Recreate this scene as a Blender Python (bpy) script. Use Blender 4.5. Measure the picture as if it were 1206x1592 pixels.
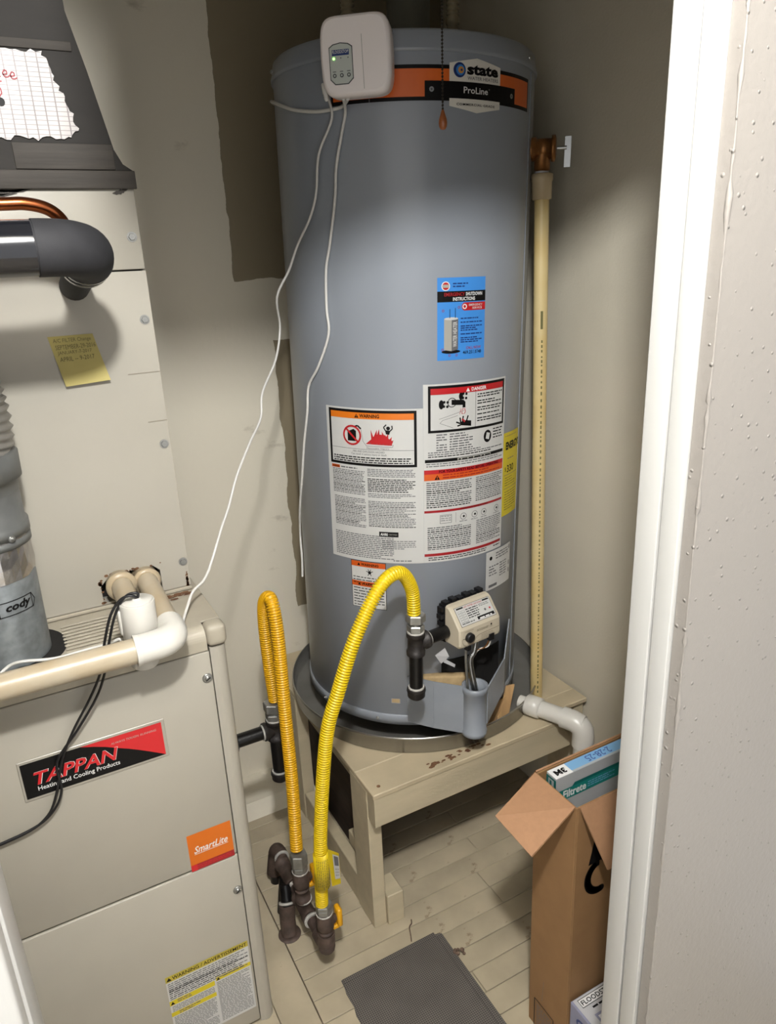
import bpy, bmesh, math, random
from mathutils import Vector, Matrix, Euler
random.seed(7)
scene = bpy.context.scene
for o in list(bpy.data.objects):
    bpy.data.objects.remove(o, do_unlink=True)
COL = scene.collection

# ------------------------------------------------------------------ camera
FPX = 1141.08
AX = Vector((0.87844575, -0.1921001, 0.43752784))     # room X, Y, Z seen in camera axes (right, down, forward)
AY = Vector((-0.47585238, -0.26820771, 0.83763305))
AZ = Vector((-0.04356105, -0.94401387, -0.32701721))
cam_d = bpy.data.cameras.new('camera')
cam = bpy.data.objects.new('camera', cam_d)
COL.objects.link(cam)
cam_d.sensor_fit = 'HORIZONTAL'
cam_d.sensor_width = 36.0
cam_d.lens = 36.0 * FPX / 1206.0
cam_d.clip_start = 0.02
right = Vector((AX[0], AY[0], AZ[0])); up = -Vector((AX[1], AY[1], AZ[1])); back = -Vector((AX[2], AY[2], AZ[2]))
cm = Matrix((right, up, back)).transposed().to_4x4()
cm.translation = Vector((0, 0, 1.6))
cam.matrix_world = cm
scene.camera = cam

# ------------------------------------------------------------------ world, lamp settings, exposure
LAMP_POS = (0.05, 0.0, 2.28)
LAMP_W = 42.0
world = bpy.data.worlds.new('house_ambient')
scene.world = world
world.use_nodes = True
bgn = world.node_tree.nodes.get('Background') or world.node_tree.nodes.new('ShaderNodeBackground')
bgn.inputs[0].default_value = (1.0, 0.99, 0.975, 1)
bgn.inputs[1].default_value = 0.42
scene.view_settings.view_transform = 'Standard'
scene.view_settings.look = 'None'
scene.view_settings.exposure = 1.55
scene.view_settings.gamma = 1.0
scene.view_settings.use_curve_mapping = False

# ------------------------------------------------------------------ materials
def lin(c):
    r = []
    for v in c[:3]:
        v = v / 255.0
        r.append(v / 12.92 if v <= 0.04045 else ((v + 0.055) / 1.055) ** 2.4)
    return (r[0], r[1], r[2], 1.0)
MATS = {}
# measured reflectance corrections per finish
TONE = dict(furnace_paint=.62, furnace_top=.62, furnace_seam=.6, galv=.85, galv_band=.62, foil=.8, flexalu=.62, pvc_white=.72, pvc_old=.52, paper=.64, paper_dim=.62,
    white_print=.8, note_yellow=.6, warn_yellow=.62, label_yellow=.68, smart_orange=.68, red_bright=.68, label_blue=.8, orange=.72, orange_deep=.72, hose_yellow=.70, hose_amber=.78,
    tag_yellow=.7, handle_yellow=.8, cpvc=.72, cpvc_fit=.85, box_white=.6, box_grey=.6, box_lilac=.6, teal=.8, teal_dark=.8, sky_blue=.7, valve_beige=.72, cord_white=.75, pipe_dope=.6,
    clear_edge=.6, trim_white=.45, raw_wood=1.0, insulation=.7, plastic_white=1.15, copper=.8, mastic=.17, mastic_light=.26, heater_grey=1.34, heater_grey_part=1.3, label_white=.7, red=.8)
def mat(name, col, rough=0.5, metal=0.0, var=0.06, vscale=6.0, bump=0.0, bscale=80.0, col2=None, spec=0.5, coat=0.0, emit=None, stretch=None, spots=None):
    """principled colour with noise variation, optional fine bump, optional dirt spots (colour, scale, threshold)"""
    if name in MATS:
        return MATS[name]
    m = bpy.data.materials.new(name); m.use_nodes = True
    nt = m.node_tree; N = nt.nodes; L = nt.links
    b = N.get('Principled BSDF')
    b.inputs['Roughness'].default_value = rough
    b.inputs['Metallic'].default_value = metal
    b.inputs['Specular IOR Level'].default_value = spec
    b.inputs['Coat Weight'].default_value = coat
    kk = TONE.get(name, 1.0)
    c1 = tuple(min(0.92, v * kk) for v in lin(col)[:3]) + (1,)
    if col2 is None:
        c2 = tuple(max(0, v * (1 - var * 2.2)) for v in c1[:3]) + (1,)
    else:
        c2 = tuple(min(0.92, v * kk) for v in lin(col2)[:3]) + (1,)
    tc = N.new('ShaderNodeTexCoord')
    src = tc.outputs['Object']
    if stretch:
        mp = N.new('ShaderNodeMapping'); mp.inputs['Scale'].default_value = stretch
        L.new(src, mp.inputs[0]); src = mp.outputs[0]
    if var > 0 or col2 is not None:
        nz = N.new('ShaderNodeTexNoise'); nz.inputs['Scale'].default_value = vscale; nz.inputs['Detail'].default_value = 5
        L.new(src, nz.inputs['Vector'])
        rp = N.new('ShaderNodeValToRGB')
        rp.color_ramp.elements[0].position = 0.32; rp.color_ramp.elements[0].color = c2
        rp.color_ramp.elements[1].position = 0.66; rp.color_ramp.elements[1].color = c1
        L.new(nz.outputs[0], rp.inputs[0])
        cout = rp.outputs[0]
        if spots:
            sc, ssc, th = spots
            n2 = N.new('ShaderNodeTexNoise'); n2.inputs['Scale'].default_value = ssc; n2.inputs['Detail'].default_value = 8; n2.inputs['Roughness'].default_value = 0.7
            L.new(src, n2.inputs['Vector'])
            r2 = N.new('ShaderNodeValToRGB'); r2.color_ramp.elements[0].position = th; r2.color_ramp.elements[0].color = (0, 0, 0, 1)
            r2.color_ramp.elements[1].position = min(1, th + 0.08); r2.color_ramp.elements[1].color = (1, 1, 1, 1)
            L.new(n2.outputs[0], r2.inputs[0])
            mx = N.new('ShaderNodeMixRGB'); mx.inputs[2].default_value = lin(sc)
            L.new(r2.outputs[0], mx.inputs[0]); L.new(cout, mx.inputs[1]); cout = mx.outputs[0]
        L.new(cout, b.inputs['Base Color'])
    else:
        b.inputs['Base Color'].default_value = c1
    if bump > 0:
        nb = N.new('ShaderNodeTexNoise'); nb.inputs['Scale'].default_value = bscale; nb.inputs['Detail'].default_value = 3
        L.new(src, nb.inputs['Vector'])
        bp = N.new('ShaderNodeBump'); bp.inputs['Strength'].default_value = bump; bp.inputs['Distance'].default_value = 0.002
        L.new(nb.outputs[0], bp.inputs['Height']); L.new(bp.outputs[0], b.inputs['Normal'])
    if emit:
        b.inputs['Emission Color'].default_value = lin(emit[0]); b.inputs['Emission Strength'].default_value = emit[1]
    MATS[name] = m
    return m

WALLC = (219, 212, 194)
mat('wall_paint', (204, 197, 179), 0.6, bump=0.35, bscale=160, var=0.03, vscale=3)
mat('hall_wall', (132, 127, 121), 0.5, bump=0.35, bscale=120, var=0.02, vscale=3)
mat('trim_white', (250, 249, 244), 0.35, var=0.01, vscale=4, bump=0.08, bscale=30, stretch=(8, 8, 0.6), spots=((226, 212, 190), 5.0, 0.70))
mat('ceil', (225, 220, 210), 0.7, var=0.02)
mat('floor_paint', (180, 168, 144), 0.5, var=0.12, vscale=7, bump=0.15, bscale=60, spots=((116, 98, 76), 17, 0.645))
mat('subfloor', (92, 80, 64), 0.8, var=0.1)
mat('furnace_paint', (203, 197, 182), 0.42, var=0.03, vscale=5, bump=0.03, bscale=250)
mat('furnace_top', (205, 196, 176), 0.5, var=0.07, vscale=12, spots=((150, 112, 76), 16, 0.67))
mat('furnace_seam', (70, 64, 54), 0.7, var=0.05)
mat('rust', (84, 52, 32), 0.9, var=0.2, vscale=60, col2=(116, 84, 56))
mat('hole_shade_dark', (20, 17, 14), 0.9, var=0.2, vscale=60)  # dark for holes, and for the shade painted below the gas valve
mat('zinc', (176, 178, 178), 0.32, 1.0, var=0.06, vscale=30)
mat('steel_dark', (158, 158, 154), 0.34, 0.7, var=0.15, vscale=40)
mat('galv', (150, 156, 158), 0.42, 0.45, var=0.18, vscale=45, bump=0.1, bscale=60)
mat('galv_band', (150, 152, 150), 0.45, 0.5, var=0.1, vscale=25)
mat('foil', (214, 210, 206), 0.24, 0.9, var=0.1, vscale=40, bump=0.9, bscale=30)
mat('flexalu', (188, 184, 176), 0.4, 0.6, var=0.1)
mat('heater_grey', (124, 129, 136), 0.30, var=0.02, vscale=3, spec=0.5, bump=0.02, bscale=14, stretch=(1, 1, 0.12))
mat('heater_grey_part', (118, 123, 130), 0.38, var=0.05, vscale=14, bump=0.05, bscale=40)
mat('black_iron', (24, 23, 23), 0.33, 0.25, var=0.2, vscale=60, bump=0.25, bscale=150)
mat('cast_iron', (52, 48, 46), 0.5, 0.35, var=0.2, vscale=60, bump=0.3, bscale=160)
mat('brown_iron', (92, 76, 68), 0.6, 0.2, var=0.25, vscale=40, bump=0.3, bscale=120)
mat('pipe_dope', (226, 222, 214), 0.6, var=0.08, vscale=80)
mat('hose_yellow', (250, 214, 22), 0.36, var=0.02, vscale=10)
mat('hose_amber', (247, 186, 24), 0.36, var=0.03, vscale=10)
mat('handle_yellow', (240, 174, 20), 0.4, var=0.04)
mat('tag_yellow', (246, 214, 20), 0.45, var=0.03)
mat('pvc_white', (238, 235, 226), 0.32, var=0.03, vscale=14)
mat('pvc_old', (233, 218, 190), 0.36, var=0.08, vscale=16, col2=(224, 200, 160))
mat('cpvc', (232, 212, 158), 0.38, var=0.05, vscale=8, col2=(226, 196, 128))
mat('cpvc_fit', (206, 186, 150), 0.4, var=0.05)
mat('bronze', (158, 108, 62), 0.4, 0.75, var=0.15, vscale=40)
mat('copper', (176, 100, 60), 0.28, 1.0, var=0.12, vscale=14)
mat('foam_black', (40, 40, 43), 0.75, var=0.12, vscale=30, bump=0.12, bscale=200)
mat('tape_black', (26, 27, 32), 0.16, var=0.05, vscale=10, bump=0.1, bscale=24, coat=0.4)
mat('mastic', (92, 84, 74), 0.75, var=0.10, vscale=14, bump=0.35, bscale=30, stretch=(0.5, 1, 2.5))
mat('mastic_light', (124, 116, 106), 0.75, var=0.10, vscale=30, bump=0.5, bscale=30, stretch=(0.3, 1, 3.5))
mat('stand_wood', (186, 174, 147), 0.5, var=0.07, vscale=9, bump=0.15, bscale=36, stretch=(0.5, 3, 3))
mat('stand_top', (186, 172, 144), 0.55, var=0.09, vscale=8, bump=0.12, bscale=50, spots=((140, 88, 48), 13, 0.685))
mat('shade_dark', (64, 48, 34), 0.8, var=0.2, vscale=12, stretch=(1, 1, 4))  # dark brown of the panels added to blacken the space under the stand
mat('raw_wood', (198, 160, 112), 0.6, var=0.08, vscale=30, stretch=(3, 3, 0.4))
mat('cardboard', (138, 104, 67), 0.75, var=0.05, vscale=20, bump=0.08, bscale=200)
mat('cardboard_in', (157, 118, 86), 0.75, var=0.04, vscale=90, bump=0.08, bscale=200)
mat('box_white', (228, 228, 230), 0.45, var=0.02)
mat('box_grey', (206, 208, 208), 0.5, var=0.02)
mat('box_lilac', (170, 172, 198), 0.5, var=0.02)
mat('teal', (22, 134, 124), 0.45, var=0.02)
mat('teal_dark', (14, 104, 98), 0.45, var=0.02)
mat('sky_blue', (136, 190, 234), 0.45, var=0.02)
mat('ink', (13, 12, 12), 0.5, var=0, spec=0.2)
mat('ink_soft', (92, 92, 94), 0.55, var=0)
mat('ink_blue', (58, 84, 140), 0.6, var=0)
mat('pencil', (96, 92, 52), 0.7, var=0)
mat('marker_red', (150, 20, 34), 0.5, var=0)
mat('paper', (232, 232, 228), 0.42, var=0.01)
mat('paper_dim', (196, 194, 184), 0.45, var=0.02)
mat('white_print', (240, 240, 238), 0.42, var=0)
mat('orange', (240, 128, 28), 0.4, var=0.01)
mat('orange_deep', (226, 98, 30), 0.4, var=0.01)
mat('orange_band', (222, 104, 34), 0.36, var=0.02)
mat('red', (190, 30, 36), 0.42, var=0.01)
mat('red_bright', (226, 36, 44), 0.35, var=0.01)
mat('red_dark', (150, 26, 32), 0.42, var=0.01)
mat('label_yellow', (234, 212, 30), 0.42, var=0.01)
mat('warn_yellow', (216, 196, 70), 0.5, var=0.02)
mat('note_yellow', (222, 205, 124), 0.7, var=0.03, vscale=20)
mat('label_blue', (68, 146, 226), 0.42, var=0.01)
mat('navy', (28, 52, 110), 0.4, var=0)
mat('gold', (206, 146, 70), 0.4, var=0)
mat('plate_white', (226, 222, 212), 0.4, var=0.01)
mat('smart_orange', (238, 120, 14), 0.4, var=0.02)
mat('clear_edge', (196, 190, 176), 0.2, var=0.02)
mat('plastic_white', (226, 219, 217), 0.4, var=0.01)
mat('plastic_grey', (188, 194, 188), 0.35, var=0.01)
mat('plastic_dark', (70, 74, 74), 0.4, var=0)
mat('led_green', (150, 255, 120), 0.4, var=0, emit=((120, 255, 90), 2.5))
mat('cord_white', (236, 234, 228), 0.42, var=0.01)
mat('cord_black', (24, 24, 26), 0.4, var=0)
mat('valve_beige', (214, 203, 180), 0.4, var=0.02)
mat('valve_line', (136, 128, 112), 0.5, var=0)
mat('black_plastic', (22, 22, 24), 0.4, var=0.05)
mat('insulation', (206, 178, 132), 0.9, var=0.1, vscale=60, bump=0.4, bscale=90)
mat('pan_alu', (172, 170, 164), 0.27, 0.9, var=0.06, vscale=9, bump=0.04, bscale=60)
mat('pan_inside', (138, 136, 130), 0.34, 0.35, var=0.12, vscale=9)
mat('pull_wood', (156, 88, 44), 0.35, var=0.12, vscale=60, coat=0.3)
mat('chain_dark', (58, 52, 44), 0.4, 0.7, var=0.1)
mat('flue_grey', (112, 112, 102), 0.45, 0.3, var=0.08, vscale=12)
mat('pipe_tan', (150, 138, 112), 0.5, 0.2, var=0.05)
mat('lint', (112, 92, 78), 0.95, var=0.2, vscale=200)

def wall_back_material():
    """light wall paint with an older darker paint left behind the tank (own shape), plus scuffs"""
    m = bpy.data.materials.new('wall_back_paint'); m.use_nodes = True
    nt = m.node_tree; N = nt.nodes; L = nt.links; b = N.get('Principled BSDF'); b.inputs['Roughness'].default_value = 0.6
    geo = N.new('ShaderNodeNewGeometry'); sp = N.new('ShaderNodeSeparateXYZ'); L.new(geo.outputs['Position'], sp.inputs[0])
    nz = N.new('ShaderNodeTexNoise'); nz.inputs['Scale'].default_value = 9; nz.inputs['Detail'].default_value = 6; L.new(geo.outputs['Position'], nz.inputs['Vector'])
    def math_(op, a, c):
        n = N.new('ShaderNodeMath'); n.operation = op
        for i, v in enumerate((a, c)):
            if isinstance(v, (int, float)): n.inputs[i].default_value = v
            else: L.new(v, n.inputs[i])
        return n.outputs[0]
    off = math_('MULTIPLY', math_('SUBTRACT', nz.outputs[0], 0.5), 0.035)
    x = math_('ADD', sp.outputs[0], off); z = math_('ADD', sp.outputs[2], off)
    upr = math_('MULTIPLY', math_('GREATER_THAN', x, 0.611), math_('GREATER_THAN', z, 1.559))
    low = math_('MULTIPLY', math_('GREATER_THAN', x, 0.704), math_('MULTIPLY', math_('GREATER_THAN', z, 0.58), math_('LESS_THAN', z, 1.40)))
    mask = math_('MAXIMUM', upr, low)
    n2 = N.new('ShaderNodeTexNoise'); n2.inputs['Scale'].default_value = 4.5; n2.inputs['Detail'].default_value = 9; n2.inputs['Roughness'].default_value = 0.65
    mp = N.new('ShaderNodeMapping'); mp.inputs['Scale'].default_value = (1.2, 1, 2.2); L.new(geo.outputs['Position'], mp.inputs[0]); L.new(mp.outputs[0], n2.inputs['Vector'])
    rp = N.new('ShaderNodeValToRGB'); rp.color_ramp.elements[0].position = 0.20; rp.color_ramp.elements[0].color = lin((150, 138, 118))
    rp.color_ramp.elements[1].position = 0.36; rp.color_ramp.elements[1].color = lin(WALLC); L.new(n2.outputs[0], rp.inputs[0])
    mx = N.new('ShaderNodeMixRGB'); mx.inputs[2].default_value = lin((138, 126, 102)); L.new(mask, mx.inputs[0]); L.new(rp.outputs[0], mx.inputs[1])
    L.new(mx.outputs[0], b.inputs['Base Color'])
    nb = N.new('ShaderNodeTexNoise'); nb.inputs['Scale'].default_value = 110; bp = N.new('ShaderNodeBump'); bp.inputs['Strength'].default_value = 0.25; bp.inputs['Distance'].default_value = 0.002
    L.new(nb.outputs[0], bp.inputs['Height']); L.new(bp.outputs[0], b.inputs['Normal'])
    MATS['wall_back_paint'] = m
wall_back_material()

def hall_texture_material():
    """outer drywall with paint-covered overspray specks standing proud"""
    m = MATS['hall_wall']; nt = m.node_tree; N = nt.nodes; L = nt.links; b = N.get('Principled BSDF')
    tc = N.new('ShaderNodeTexCoord'); vo = N.new('ShaderNodeTexVoronoi'); vo.inputs['Scale'].default_value = 72
    L.new(tc.outputs['Object'], vo.inputs['Vector'])
    n = N.new('ShaderNodeTexNoise'); n.inputs['Scale'].default_value = 14; L.new(tc.outputs['Object'], n.inputs['Vector'])
    ma = N.new('ShaderNodeMath'); ma.operation = 'MULTIPLY'; ma.inputs[1].default_value = 0.31; L.new(n.outputs[0], ma.inputs[0])
    lt = N.new('ShaderNodeMath'); lt.operation = 'SUBTRACT'; lt.use_clamp = True; L.new(ma.outputs[0], lt.inputs[0]); L.new(vo.outputs['Distance'], lt.inputs[1])
    bp = N.new('ShaderNodeBump'); bp.inputs['Strength'].default_value = 1.0; bp.inputs['Distance'].default_value = 0.01
    old = b.inputs['Normal'].links[0].from_socket
    L.new(lt.outputs[0], bp.inputs['Height']); L.new(old, bp.inputs['Normal']); L.new(bp.outputs[0], b.inputs['Normal'])
hall_texture_material()

def mat_grid(name, c1, c2, scale, thick, rough, metal=0.0, axis=('X', 'Z')):
    """fine line grid (scrim) or perforation drawn as print/relief"""
    m = bpy.data.materials.new(name); m.use_nodes = True
    nt = m.node_tree; N = nt.nodes; L = nt.links; b = N.get('Principled BSDF'); b.inputs['Roughness'].default_value = rough; b.inputs['Metallic'].default_value = metal
    tc = N.new('ShaderNodeTexCoord'); sp = N.new('ShaderNodeSeparateXYZ'); L.new(tc.outputs['Object'], sp.inputs[0])
    outs = []
    for a, s in zip(axis, scale):
        mu = N.new('ShaderNodeMath'); mu.operation = 'MULTIPLY'; mu.inputs[1].default_value = s; L.new(sp.outputs[a], mu.inputs[0])
        fr = N.new('ShaderNodeMath'); fr.operation = 'FRACT'; L.new(mu.outputs[0], fr.inputs[0])
        lt = N.new('ShaderNodeMath'); lt.operation = 'LESS_THAN'; lt.inputs[1].default_value = thick; L.new(fr.outputs[0], lt.inputs[0]); outs.append(lt.outputs[0])
    mxm = N.new('ShaderNodeMath'); mxm.operation = 'MAXIMUM'; L.new(outs[0], mxm.inputs[0]); L.new(outs[1], mxm.inputs[1])
    nz = N.new('ShaderNodeTexNoise'); nz.inputs['Scale'].default_value = 14; nz.inputs['Detail'].default_value = 6; L.new(tc.outputs['Object'], nz.inputs['Vector'])
    mx = N.new('ShaderNodeMixRGB'); mx.inputs[1].default_value = lin(c1); mx.inputs[2].default_value = lin(c2); L.new(mxm.outputs[0], mx.inputs[0])
    m2 = N.new('ShaderNodeMixRGB'); m2.blend_type = 'MULTIPLY'; m2.inputs[0].default_value = 0.45; L.new(mx.outputs[0], m2.inputs[1]); L.new(nz.outputs[0], m2.inputs[2])
    L.new(m2.outputs[0], b.inputs['Base Color'])
    bp = N.new('ShaderNodeBump'); bp.inputs['Strength'].default_value = 0.4; bp.inputs['Distance'].default_value = 0.001; L.new(mxm.outputs[0], bp.inputs['Height']); L.new(bp.outputs[0], b.inputs['Normal'])
    MATS[name] = m
mat_grid('scrim', (184, 178, 174), (128, 120, 118), (62, 150), 0.12, 0.4, 0.1)
mat_grid('mesh_mat', (62, 58, 56), (116, 110, 104), (215, 215), 0.34, 0.7, 0.0, ('X', 'Y'))

# ------------------------------------------------------------------ geometry helpers
class MB:
    def __init__(s): s.v = []; s.f = []; s.m = []; s.sm = []
    def add(s, vs, fs, m=0, smooth=False):
        k = len(s.v); s.v += [tuple(v) for v in vs]
        for f in fs:
            s.f.append(tuple(i + k for i in f)); s.m.append(m); s.sm.append(smooth)
        return s
    def box(s, lo, hi, m=0, bev=0.0, M=None, seg=2):
        lo = Vector(lo); hi = Vector(hi); c = (lo + hi) / 2; d = hi - lo
        bm = bmesh.new(); bmesh.ops.create_cube(bm, size=1.0)
        for v in bm.verts: v.co = Vector((v.co.x * d.x, v.co.y * d.y, v.co.z * d.z)) + c
        if bev > 0: bmesh.ops.bevel(bm, geom=bm.edges[:], offset=bev, segments=seg, affect='EDGES', profile=0.5)
        if M is not None:
            for v in bm.verts: v.co = M @ v.co
        bm.verts.index_update()
        s.add([v.co[:] for v in bm.verts], [[v.index for v in f.verts] for f in bm.faces], m, bev > 0 and seg > 1)
        bm.free(); return s
    def tube(s, pts, r, n=14, m=0, cap=True, closed=False):
        pts = [Vector(p) for p in pts]; K = len(pts)
        rr = r if isinstance(r, (list, tuple)) else [r] * K
        T = []
        for i in range(K):
            a = pts[max(0, i - 1)]; b = pts[min(K - 1, i + 1)]
            t = (b - a)
            T.append(t.normalized() if t.length > 1e-9 else (T[-1] if T else Vector((0, 0, 1))))
        ref = Vector((0, 0, 1)) if abs(T[0].z) < 0.9 else Vector((1, 0, 0))
        u = T[0].cross(ref).normalized(); vs = []; fs = []
        for i in range(K):
            u = (u - T[i] * u.dot(T[i])).normalized(); w = T[i].cross(u)
            for j in range(n):
                a = 2 * math.pi * j / n
                vs.append(pts[i] + (u * math.cos(a) + w * math.sin(a)) * rr[i])
        for i in range(K - 1):
            for j in range(n):
                j2 = (j + 1) % n
                fs.append((i * n + j, i * n + j2, (i + 1) * n + j2, (i + 1) * n + j))
        s.add(vs, fs, m, True)
        if cap:
            s.add(vs[:n], [tuple(range(n - 1, -1, -1))], m); s.add(vs[-n:], [tuple(range(n))], m)
        return s
    def rod(s, a, b, prof, n=24, m=0, cap=True):
        """profile of (distance along a->b, radius); repeated distances make sharp steps"""
        a = Vector(a); d = (Vector(b) - a).normalized()
        ref = Vector((0, 0, 1)) if abs(d.z) < 0.9 else Vector((1, 0, 0))
        u = d.cross(ref).normalized(); w = d.cross(u); vs = []; fs = []
        for t, r in prof:
            for j in range(n):
                an = 2 * math.pi * j / n; vs.append(a + d * t + (u * math.cos(an) + w * math.sin(an)) * r)
        for i in range(len(prof) - 1):
            for j in range(n):
                j2 = (j + 1) % n; fs.append((i * n + j, i * n + j2, (i + 1) * n + j2, (i + 1) * n + j))
        s.add(vs, fs, m, n > 8)
        if cap:
            s.add(vs[:n], [tuple(range(n - 1, -1, -1))], m); s.add(vs[-n:], [tuple(range(n))], m)
        return s
    def prism(s, poly, d, m=0):
        """poly: list of 3D points, extruded by vector d"""
        d = Vector(d); n = len(poly); P = [Vector(p) for p in poly]
        vs = P + [p + d for p in P]
        fs = [tuple(range(n - 1, -1, -1)), tuple(range(n, 2 * n))] + [(i, (i + 1) % n, n + (i + 1) % n, n + i) for i in range(n)]
        return s.add(vs, fs, m)
    def sphere(s, c, r, m=0, seg=14, sc=(1, 1, 1)):
        c = Vector(c); R = seg // 2 + 1; vs = []; fs = []
        for i in range(R + 1):
            th = math.pi * i / R
            for j in range(seg):
                a = 2 * math.pi * j / seg
                vs.append(c + Vector((r * sc[0] * math.sin(th) * math.cos(a), r * sc[1] * math.sin(th) * math.sin(a), r * sc[2] * math.cos(th))))
        for i in range(R):
            for j in range(seg):
                j2 = (j + 1) % seg; fs.append((i * seg + j, (i + 1) * seg + j, (i + 1) * seg + j2, i * seg + j2))
        return s.add(vs, fs, m, True)

def catmull(P, n=8):
    P = [Vector(p) for p in P]; out = []
    for i in range(len(P) - 1):
        p0 = P[max(0, i - 1)]; p1 = P[i]; p2 = P[i + 1]; p3 = P[min(len(P) - 1, i + 2)]
        for k in range(n):
            t = k / n
            out.append(0.5 * ((2 * p1) + (p2 - p0) * t + (2 * p0 - 5 * p1 + 4 * p2 - p3) * t * t + (3 * p1 - p0 - 3 * p2 + p3) * t ** 3))
    out.append(P[-1]); return out
def resample(pts, step):
    pts = [Vector(p) for p in pts]; out = [pts[0].copy()]; acc = 0.0
    for i in range(len(pts) - 1):
        a = pts[i]; b = pts[i + 1]; L = (b - a).length; t = step - acc
        while t <= L:
            out.append(a + (b - a) * (t / L)); t += step
        acc = (acc + L) % step
    out.append(pts[-1]); return out
def arc(c, u, v, r, a0, a1, n=8):
    c = Vector(c); u = Vector(u); v = Vector(v)
    return [c + u * (r * math.cos(a0 + (a1 - a0) * i / n)) + v * (r * math.sin(a0 + (a1 - a0) * i / n)) for i in range(n + 1)]
def bend(a, corner, b, rad, n=7):
    """straight a -> rounded corner -> straight b"""
    a = Vector(a); c = Vector(corner); b = Vector(b); d1 = (a - c).normalized(); d2 = (b - c).normalized()
    p = c + d1 * rad; q = c + d2 * rad; out = [a]
    for i in range(n + 1):
        t = i / n; out.append(p * (1 - t) ** 2 + c * (2 * t * (1 - t)) + q * t * t)
    out.append(b); return out

WM = {}
def setprops(o, label=None, cat=None, group=None, kind=None):
    if label: o['label'] = label
    if cat: o['category'] = cat
    if group: o['group'] = group
    if kind: o['kind'] = kind
    return o
def thing(name, label, cat, loc=(0, 0, 0), rot=(0, 0, 0), group=None, kind=None):
    o = bpy.data.objects.new(name, None); COL.objects.link(o); o.empty_display_size = 0.05
    o.location = loc; o.rotation_euler = rot
    WM[o.name] = Matrix.Translation(Vector(loc)) @ Euler(rot, 'XYZ').to_matrix().to_4x4()
    return setprops(o, label, cat, group, kind)
def build(mb, name, mats, parent=None, local=False, label=None, cat=None, group=None, kind=None):
    if isinstance(mats, str): mats = [mats]
    me = bpy.data.meshes.new(name)
    vs = [Vector(v) for v in mb.v]; loc = Vector((0, 0, 0))
    if parent is None or not local:
        xs = [v.x for v in vs]; ys = [v.y for v in vs]; zs = [v.z for v in vs]
        loc = Vector(((min(xs) + max(xs)) / 2, (min(ys) + max(ys)) / 2, min(zs)))
        vs = [v - loc for v in vs]
    me.from_pydata([v[:] for v in vs], [], mb.f)
    for mm in mats: me.materials.append(MATS[mm])
    me.polygons.foreach_set('material_index', mb.m); me.polygons.foreach_set('use_smooth', mb.sm)
    me.update()
    bm = bmesh.new(); bm.from_mesh(me); bmesh.ops.recalc_face_normals(bm, faces=bm.faces[:]) if not getattr(mb, 'keepn', False) else None
    bm.to_mesh(me); bm.free()
    o = bpy.data.objects.new(name, me); COL.objects.link(o)
    if parent is None:
        o.location = loc; WM[o.name] = Matrix.Translation(loc)
    else:
        o.parent = parent
        if local:
            WM[o.name] = WM[parent.name]
        else:
            o.matrix_parent_inverse = WM[parent.name].inverted(); o.location = loc; WM[o.name] = Matrix.Translation(loc)
    return setprops(o, label, cat, group, kind)

# ---- lettering
TXT = {}
def glyphs(s, bold=0.0, shear=0.0, space=1.0):
    key = (s, bold, shear, space)
    if key in TXT: return TXT[key]
    cu = bpy.data.curves.new('t', 'FONT'); cu.body = s; cu.size = 1.0; cu.offset = bold; cu.shear = shear; cu.space_character = space; cu.resolution_u = 2; cu.fill_mode = 'FRONT'
    ob = bpy.data.objects.new('t', cu); COL.objects.link(ob)
    bpy.context.view_layer.update()
    dg = bpy.context.evaluated_depsgraph_get(); ev = ob.evaluated_get(dg); me = ev.to_mesh()
    vs = [(v.co.x, v.co.y) for v in me.vertices]; fs = [tuple(p.vertices) for p in me.polygons]
    ev.to_mesh_clear(); bpy.data.objects.remove(ob, do_unlink=True); bpy.data.curves.remove(cu)
    x0 = min(v[0] for v in vs); x1 = max(v[0] for v in vs); y0 = min(v[1] for v in vs); y1 = max(v[1] for v in vs)
    TXT[key] = (vs, fs, x0, x1, y0, y1); return TXT[key]

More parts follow.
